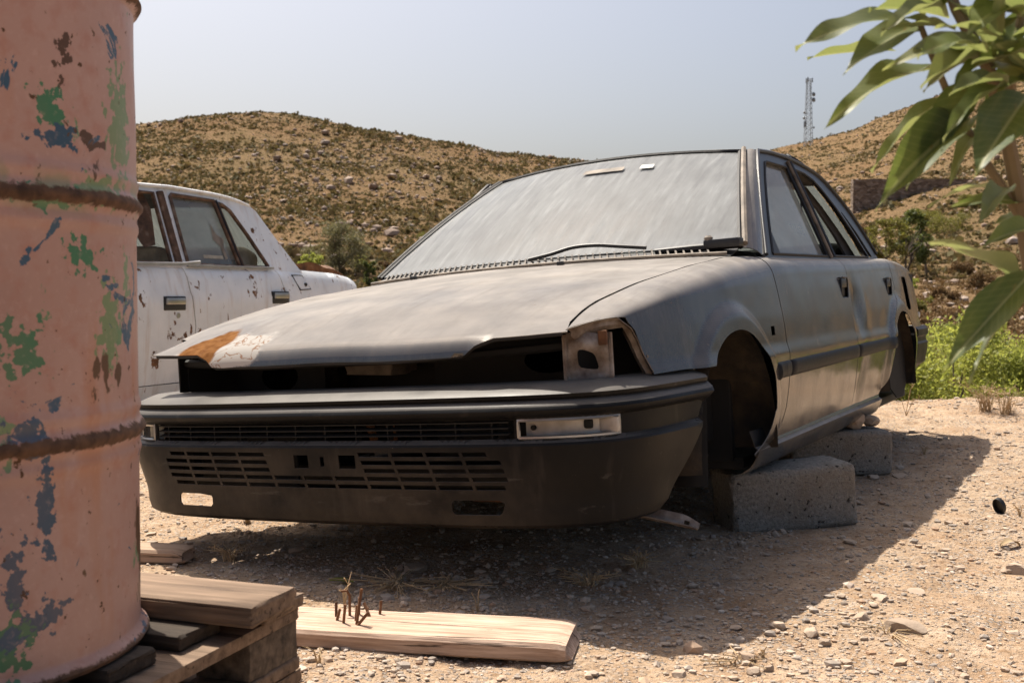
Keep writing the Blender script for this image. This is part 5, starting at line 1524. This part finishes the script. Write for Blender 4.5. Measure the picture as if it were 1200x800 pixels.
weed(1195, 600, 8, .05, .03, 'straw stalks at the right edge above the dry leaf')
weed(870, 560 + 215, 10, .02, .08, 'sparse straw bits on the sunny ground', lean=2)
weed(1040, 740, 14, .02, .10, 'short orange straw beside the flat pale stone', lean=2)

# ------------------------------------------------------------------ shrubs beyond the yard
def foliage(name, blobs, n, leaf, aspect=.5):
    """leaf-sized quads through clumpy volumes; blobs = (centre, radii)"""
    Vs = []
    tot = sum(b[1][0] * b[1][1] * b[1][2] for b in blobs) ** 1
    for c, r in blobs:
        k = max(20, int(n * (r[0] * r[1] * r[2]) / tot))
        d = rng.standard_normal((k, 3)); d /= np.linalg.norm(d, axis=1)[:, None]
        rad = rng.random((k, 1)) ** .45 * (1 + .25 * rng.standard_normal((k, 1)) * .6)
        p = np.asarray(c) + d * rad * np.asarray(r)
        t1 = rng.standard_normal((k, 3)) + d * .8; t1 /= np.linalg.norm(t1, axis=1)[:, None]
        t2 = np.cross(t1, rng.standard_normal((k, 3))); t2 /= np.linalg.norm(t2, axis=1)[:, None]
        L_ = leaf * (.6 + .8 * rng.random((k, 1)))
        Vs.append(np.stack([p - t1 * L_, p + t2 * L_ * aspect, p + t1 * L_, p - t2 * L_ * aspect], 1).reshape(-1, 3))
    V = np.vstack(Vs)
    return bigmesh(name, V, np.arange(len(V)).reshape(-1, 4))


def bush(x, y, z, w, h, label, m, n=5000, leaf=.016, group='green shrubs along the edge of the yard', name='shrub', twigs=6):
    root = empty(name, Matrix.Translation((x, y, z)))
    bl_ = []
    for i in range(26):
        a = random.random() * 6.283; rr_ = random.random() ** .5 * w * .72; hh = random.uniform(.12, .85) * h * (1 - .5 * (rr_ / w) ** 2)
        s_ = random.uniform(.16, .3) * min(w, h * 1.4)
        bl_.append(((math.cos(a) * rr_, math.sin(a) * rr_, hh), (s_, s_, s_ * .8)))
    obj('foliage', foliage('foliage', bl_, n, leaf), MT[m], root)
    V = []; Fc = []
    for i in range(twigs):
        b = random.choice(bl_)[0]; v_, f_ = tube_vf([(0, 0, -.05), (b[0] * .5, b[1] * .5, b[2] * .6), b], [.012 * h, .008 * h, .004 * h], 5, len(V)); V += v_; Fc += f_
    obj('stems', mesh('stems', V, Fc), MT['bark'], root)
    return tag(root, label, 'shrub', group)


spots = [(2.35, 7.75, .60, .52, 'green shrub just behind the rear bumper of the silver car'), (3.15, 8.0, .70, .58, 'green shrub right of the rear bumper, below the big hanging leaf'),
         (3.95, 7.9, .65, .52, 'green shrub at the right edge behind the gravel'), (2.75, 9.1, .8, .62, 'second-row green shrub behind the rear bumper'), (3.7, 9.4, .85, .66, 'second-row green shrub under the big hanging leaf'),
         (4.7, 9.0, .8, .6, 'second-row green shrub at the right edge'), (1.7, 8.3, .7, .50, 'green shrub showing under the rear of the silver car'), (4.6, 7.9, .6, .5, 'green shrub outside the right edge behind the gravel'),
         (3.3, 10.9, 1., .60, 'third-row yellow-green shrub beyond the bumper'), (4.6, 11.0, 1., .66, 'third-row yellow-green shrub at the right'), (2.2, 10.6, 1., .5, 'third-row yellow-green shrub behind the car')]
spots += [(6.6, 6.4, .9, .9, 'tall green shrub added out of sight for the door reflection, near the yard'), (7.4, 8.2, 1.0, 1.0, 'tall green shrub added out of sight for the door reflection, farther back')]  # unseen shrubs added to put a dark band in the doors' reflection
for x, y, w, h, lb in spots:
    bush(x, y, gz(x, y) - .02, w, h * 1.15, lb, 'bush_leaf', 8000, .017)
for k, (u, v, n_, h) in enumerate(((1155, 490, 46, .22), (1180, 492, 40, .2), (1062, 492, 5, .30))):
    weed(u, v + 3, n_, h, .15 if k < 2 else .04, ('orange-brown dead weed in front of the green shrubs', 'orange-brown dead weed at the right edge before the shrubs', 'long pale stalks standing behind the rear wheel arch')[k], lean=.7)


# middle distance: scrub, trees, wall on the right slope
def hz(x, y): return float(hill_z(np.array([x]), np.array([y]))[0])
def scrub(u, y, w, h, lb, m, n=3500, leaf=.06):
    leaf = .018 + .0005 * y
    x = (u - 600) / F_PX * y
    bush(x, y, hz(x, y) - .05, w * .62, h * .85, lb, m, n, leaf, 'scrub on the slope behind the yard', 'scrub_bush', 4)


mid = [(1075, 30, .9, .7, 'yellow_scrub', 'yellow-green bush on the slope above the rear of the silver car'), (1045, 36, .8, .6, 'brown_scrub', 'brown bush at the foot of the small trees'),
       (1105, 34, .8, .6, 'brown_scrub', 'brown bush right of the yellow-green bush'), (1085, 24, .7, .5, 'brown_scrub', 'dark brown bush just above the green shrubs'),
       (1130, 26, .8, .5, 'brown_scrub', 'brown bush above the green shrubs at right'), (1060, 45, 1.0, .9, 'bush_leaf', 'green bush below the small trees'),
       (1150, 44, 1.2, .9, 'brown_scrub', 'reddish brown bush right of the small trees'), (1125, 55, 1.2, .9, 'brown_scrub', 'orange-brown bush higher on the slope'),
       (1110, 80, 3.2, 1.8, 'yellow_scrub', 'wide yellow-green bush below the dry stone wall'), (1085, 86, 2.4, 1.5, 'yellow_scrub', 'yellow-green bush left of the wide bush below the wall'),
       (1175, 60, 1.6, 1.2, 'brown_scrub', 'brown bush at the right behind the leaves'), (1140, 95, 2.5, 1.6, 'yellow_scrub', 'yellow-green bush near the right end of the wall'),
       (368, 62, 1.3, 1.7, 'bush_leaf', 'bright green bush left of the olive tree'), (352, 60, 1.1, 1.1, 'bush_leaf', 'low green bush above the white car pillar'),
       (435, 58, .8, 2.2, 'tree_leaf', 'dark upright bush right of the olive tree'), (425, 66, .9, 1.3, 'bush_leaf', 'small green bush beside the olive tree'),
       (505, 95, 2.4, 1.3, 'yellow_scrub', 'yellow-green patch of bush beside the dusty windscreen'), (490, 82, 1.8, 1.0, 'yellow_scrub', 'lower yellow-green bush near the windscreen edge'),
       (450, 70, 1., .7, 'brown_scrub', 'brown bush above the bonnet'), (1012, 60, 1.6, 1.1, 'brown_scrub', 'brown bush against the rear pillar of the silver car'), (1000, 85, 2., 1.2, 'brown_scrub', 'rust-brown bush left of the small trees')]
for u, y, w, h, m, lb in mid: scrub(u, y, w, h, lb, m)


def tree(u, y, H_, cw, trunk_h, label, m, n=4500, leaf=.07, lean=0., cat='tree', name='tree', ntr=1):
    x = (u - 600) / F_PX * y; z = hz(x, y); root = empty(name, Matrix.Translation((x, y, z - .1)))
    V = []; Fc = []; bl_ = []
    for t in range(ntr):
        ox = (t - (ntr - 1) / 2) * cw * .55
        pts = [(ox, 0, -.2), (ox + lean * .3, .05, trunk_h * .6), (ox + lean * .7, 0, trunk_h), (ox + lean, 0, H_ * .75)]
        v_, f_ = tube_vf(pts, [.05 * H_ * .5, .035 * H_ * .5, .03 * H_ * .5, .012 * H_ * .5], 7, len(V)); V += v_; Fc += f_
        for k in range(7):
            a = random.random() * 6.283; e = (ox + lean + math.cos(a) * cw * .38, math.sin(a) * cw * .38, trunk_h + (H_ - trunk_h) * random.uniform(.25, .9))
            v_, f_ = tube_vf([(ox + lean * .7, 0, trunk_h * random.uniform(.8, 1.1)), e], [.018 * H_ * .5, .006 * H_ * .5], 5, len(V)); V += v_; Fc += f_
    for k in range(34):
        a = random.random() * 6.283; q = random.random(); hh = trunk_h + (H_ - trunk_h) * q
        rr_ = cw * .5 * math.sqrt(random.random()) * (.55 + .8 * math.sin(math.pi * min(1, q * .85 + .15))) * (1. if ntr == 1 else 1.3)
        s_ = cw * random.uniform(.10, .2)
        bl_.append(((lean + math.cos(a) * rr_ * .8, math.sin(a) * rr_ * .8, hh), (s_, s_, s_ * .8)))
    obj('trunk', mesh('trunk', V, Fc), MT['bark'], root); obj('crown', foliage('crown', bl_, n, leaf), MT[m], root)
    return tag(root, label, cat)


tree(398, 64, 2.75, 3.1, .4, 'grey-green olive tree standing behind the white car boot', 'olive_leaf', 8000, .06)
tree(1037, 52, 2.75, 1.7, 1.25, 'light green bushy tree on thin trunks beside the silver car pillar', 'yellow_scrub', 4200, .06, ntr=3)
tree(1062, 54, 3.2, 1.6, .8, 'dark leaning tree right of the light green tree', 'tree_leaf', 4600, .06, lean=.25)
tree(1086, 55, 2.9, .5, 1.2, 'thin dark sapling leaning on the dark tree', 'tree_leaf', 900, .06, lean=-.35)

# dry stone wall on the right slope: courses of rough boulders bound into one rough mass at this distance
WY = 112
wx0, wx1 = (998 - 600) / F_PX * WY, (1142 - 600) / F_PX * WY
def wallfn(u, v):
    x = wx0 + (wx1 - wx0) * u; y = WY + 0 * u
    zb = hill_z(x, y) - .3; t = np.maximum(12.35 + .25 * fbm(x * .7, y, 3, 33) - zb, .5)
    return np.stack([x, y - .35 * (1 - v) * 0 + .12 * fbm(x * 3, v * 9, 3, 44), zb + v * t], 1)
A_, B_ = np.meshgrid(np.linspace(0, 1, 120), np.linspace(0, 1, 12)); V1 = wallfn(A_.ravel(), B_.ravel()); V2 = V1 + np.array([0, .8, 0]); nn = len(V1); Fc = []
for j in range(11):
    for i in range(119):
        a = j * 120 + i; Fc += [(a, a + 1, a + 121, a + 120), (nn + a, nn + a + 120, nn + a + 121, nn + a + 1)]
for i in range(119): a = 11 * 120 + i; Fc.append((a, a + 1, nn + a + 1, nn + a))
for j in range(11):
    for i in (0, 119): a = j * 120 + i; Fc.append((a, a + 120, nn + a + 120, nn + a))
wl_ = obj('stone_wall', mesh('stone_wall', np.vstack([V1, V2]), Fc, sharp=30), MT['stonewall'])
tag(wl_, 'brown dry stone terrace wall on the right hillside', 'wall')

# lattice mast on the ridge
my = 290; mx = (945 - 600) / F_PX * my; mz = hz(mx, my) - .6; MH = 17.6
mast = empty('lattice_mast', Matrix.Translation((mx, my, mz)))
tag(mast, 'lattice antenna mast on the ridge of the right hill', 'mast')
wd = lambda z: .95 * (1 - z / MH) + .45 * (z / MH)
for sx in (-1, 1):
    for sy in (-1, 1):
        obj('mast_leg', tube('mast_leg', [(sx * wd(0), sy * wd(0), -.5), (sx * wd(MH), sy * wd(MH), MH)], .075, 5), MT['mast_steel'], mast)
ps = []
zz = np.linspace(0, MH, 15)
for a, b in zip(zz[:-1], zz[1:]):
    for s_ in (-1, 1):
        ps += [[(-wd(a), s_ * wd(a), a), (wd(b), s_ * wd(b), b)], [(wd(a), s_ * wd(a), a), (-wd(b), s_ * wd(b), b)], [(s_ * wd(a), -wd(a), a), (s_ * wd(b), wd(b), b)], [(-wd(b), s_ * wd(b), b), (wd(b), s_ * wd(b), b)]]
obj('lattice', tubes('lattice', ps, .035, 4), MT['mast_steel'], mast)
for xx, z_, r_ in ((1.1, 13.6, .55), (1.1, 12.2, .6), (-1.2, 9.0, .35), (-1.3, 7.6, .35), (1.2, 5.2, .3)):
    o = obj('dish', lathe('dish', [(0, .25), (r_ * .6, .18), (r_, 0), (r_ * .95, -.02), (0, .15)], 14), MT['mast_steel'], mast); o.location = (xx, -.7, z_); o.rotation_euler = (R(90), 0, R(25 if xx > 0 else -25))
for a in range(3):
    o = obj('panel_antenna', boxmesh('panel_antenna', .3, .15, 1.2, .03), MT['mast_steel'], mast); o.location = (math.cos(a * 2.1) * .9, math.sin(a * 2.1) * .9, MH - .3)
for a in range(2):
    o = obj('panel_antenna', boxmesh('panel_antenna', .3, .15, 1.6, .03), MT['mast_steel'], mast); o.location = (-1.0, -.8 + a, 6.1)

# ------------------------------------------------------------------ broad-leaved plant hanging in from the right
def cam_pt(u, v, d):
    p = R(PITCH); c_, s_ = math.cos(p), math.sin(p); dx, dy = (u - 600) / F_PX, (v - 400) / F_PX
    return Vector((dx * d, (c_ - dy * s_) * d, CAM_H + (-s_ - dy * c_) * d))


plant = empty('leafy_plant', Matrix.Translation((.80, 1.32, 0)))
tag(plant, 'broad-leaved green plant leaning into the top right, close and backlit', 'plant')
pi_ = Matrix.Translation((-.80, -1.32, 0))
def leafmesh(seed):
    rs_ = np.random.default_rng(seed); c1, c2, tw, fo = rs_.uniform(.05, .30), rs_.uniform(-.10, .10), rs_.uniform(-.35, .35), rs_.uniform(.15, .55)
    def fn(a, b):
        w = np.sin(math.pi * np.clip(a, 0, 1) ** .80) ** 1.15 * (1 - .12 * a) + .03 * (a < .04)
        y = b * w * (1 + .03 * np.sin(a * 13 + seed)); z = c1 * (a - a * a) * 1.4 + fo * np.abs(b) * w * .5 + .02 * np.sin(a * 14 + seed) * b * 2
        ang = tw * a; y2 = y * np.cos(ang) ; z2 = z + y * np.sin(ang) * .5
        return np.stack([a, y2 + c2 * np.sin(a * math.pi) * .5, z2], 1)
    return grid('leaf', fn, np.linspace(0, 1, 22), np.linspace(-.5, .5, 9), 0, (0, 0, 1), 80)
LM = [leafmesh(k) for k in range(7)]
leaves = [((1092, 25), (932, 58), 24, 1.15, .25), ((1085, 18), (962, -8), 22, 1.2, -.3), ((1078, 28), (988, 88), 40, 1.18, 1.0), ((1050, 60), (946, 69), 9, 1.25, .2),
          ((1148, 48), (1034, 82), 36, 1.1, 1.15), ((1112, 82), (966, 152), 36, 1.2, .45), ((1132, 104), (1021, 202), 18, 1.15, .15), ((1150, 90), (1062, 222), 40, 1.12, 1.1),
          ((1142, 138), (1026, 247), 50, 1.1, .8), ((1148, 148), (1074, 203), 20, 1.2, .1), ((1204, 112), (1142, 206), 66, 1.05, 1.3), ((1185, 224), (1087, 243), 15, 1.2, .5),
          ((1206, 240), (1112, 243), 22, 1.15, .9), ((1184, 222), (1146, 266), 20, 1.12, .9), ((1215, 252), (1164, 264), 14, 1.18, .1), ((1215, 270), (1148, 292), 19, 1.12, .8),
          ((1192, 330), (1085, 283), 42, 1.1, .45), ((1212, 316), (1106, 434), 62, 1.02, 1.1), ((1216, 345), (1135, 450), 24, 1.08, .15), ((1215, 330), (1150, 372), 30, 1.12, .2),
          ((1165, 60), (1082, 108), 20, 1.08, .1), ((1158, 62), (1075, 68), 16, 1.04, .15), ((1182, 96), (1112, 112), 18, 1.04, .2), ((1120, 34), (1030, 36), 18, 1.13, .2), ((1112, 22), (1018, 12), 20, 1.2, .35),
          ((1215, 180), (1168, 128), 22, 1.1, .8), ((1150, 150), (1112, 220), 18, 1.16, .3), ((1185, 100), (1105, 165), 16, 1.06, .1), ((1210, 60), (1150, 128), 30, 1.14, .9)]
whorl = [((1165, 72), 1.10, [(200, 92), (188, 84), (172, 96), (150, 80), (128, 95), (105, 80), (82, 90), (60, 85), (38, 92), (15, 88), (-8, 84), (-30, 80), (215, 60)]),
         ((1105, 8), 1.16, [(185, 70), (160, 80), (140, 75), (110, 70), (75, 70), (45, 66), (205, 80)]), ((1198, 18), 1.09, [(100, 90), (130, 84), (155, 90), (175, 80), (60, 80), (200, 70), (225, 62), (250, 58)]),
         ((1216, 95), 1.12, [(165, 80), (185, 74), (140, 70), (205, 70)])]
for (wu, wv), wd_, arms in whorl:
    for k, (ang, ln) in enumerate(arms):
        leaves.append(((wu, wv), (wu + ln * math.cos(R(ang)), wv - ln * math.sin(R(ang))), 15 + 11 * ((k * 7) % 3), wd_ + .04 * math.sin(k * 1.9), (.15, .7, .35, 1.0)[k % 4]))
for i, (b, t, w, d, roll) in enumerate(leaves):
    B_ = cam_pt(*b, d + .02); T_ = cam_pt(*t, d - .03 + .05 * math.sin(i * 2.3)); e1 = T_ - B_; L_ = e1.length; e1.normalize()
    tocam = (Vector((0, 0, CAM_H)) - B_).normalized(); up = Vector((0, 0, 1)); base_n = (up * math.cos(roll) + tocam * math.sin(roll))
    e3 = (base_n - e1 * base_n.dot(e1)).normalized(); e2 = e3.cross(e1)
    W_ = .86 * w / F_PX * d / (.35 + .65 * abs(e3.dot(tocam)) + .05) * 1.0
    m = Matrix((e1 * L_, e2 * min(W_, .36 * L_), e3 * L_)).transposed().to_4x4(); m.translation = B_
    o = obj('leaf', LM[i % 7], MT['broad_leaf'], plant); o.matrix_local = pi_ @ m
V = []; Fc = []
st_ = [[(.80, 1.32, -.03), (.74, 1.31, .22), (.64, 1.27, .45), cam_pt(1222, 400, 1.2), cam_pt(1200, 260, 1.17), cam_pt(1178, 150, 1.15), cam_pt(1158, 80, 1.14), cam_pt(1120, 10, 1.15), cam_pt(1095, -60, 1.15)],
       [cam_pt(1178, 150, 1.15), cam_pt(1190, 60, 1.12), cam_pt(1205, -40, 1.1)], [cam_pt(1200, 260, 1.17), cam_pt(1155, 190, 1.16), cam_pt(1115, 120, 1.17), cam_pt(1090, 60, 1.17), cam_pt(1075, 20, 1.17)],
       [cam_pt(1158, 80, 1.14), cam_pt(1165, 20, 1.14), cam_pt(1170, -60, 1.14)]]
rd = [[.018, .016, .014, .011, .009, .0075, .007, .006, .004], [.006, .005, .003], [.0055, .0045, .004, .0035, .003], [.005, .004, .003]]
for p_, r_ in zip(st_, rd):
    p2 = [Vector(q) - Vector((.80, 1.32, 0)) for q in p_]
    v_, f_ = tube_vf(p2, r_, 8, len(V)); V += v_; Fc += f_
obj('stem', mesh('stem', V, Fc), MT['stem'], plant)
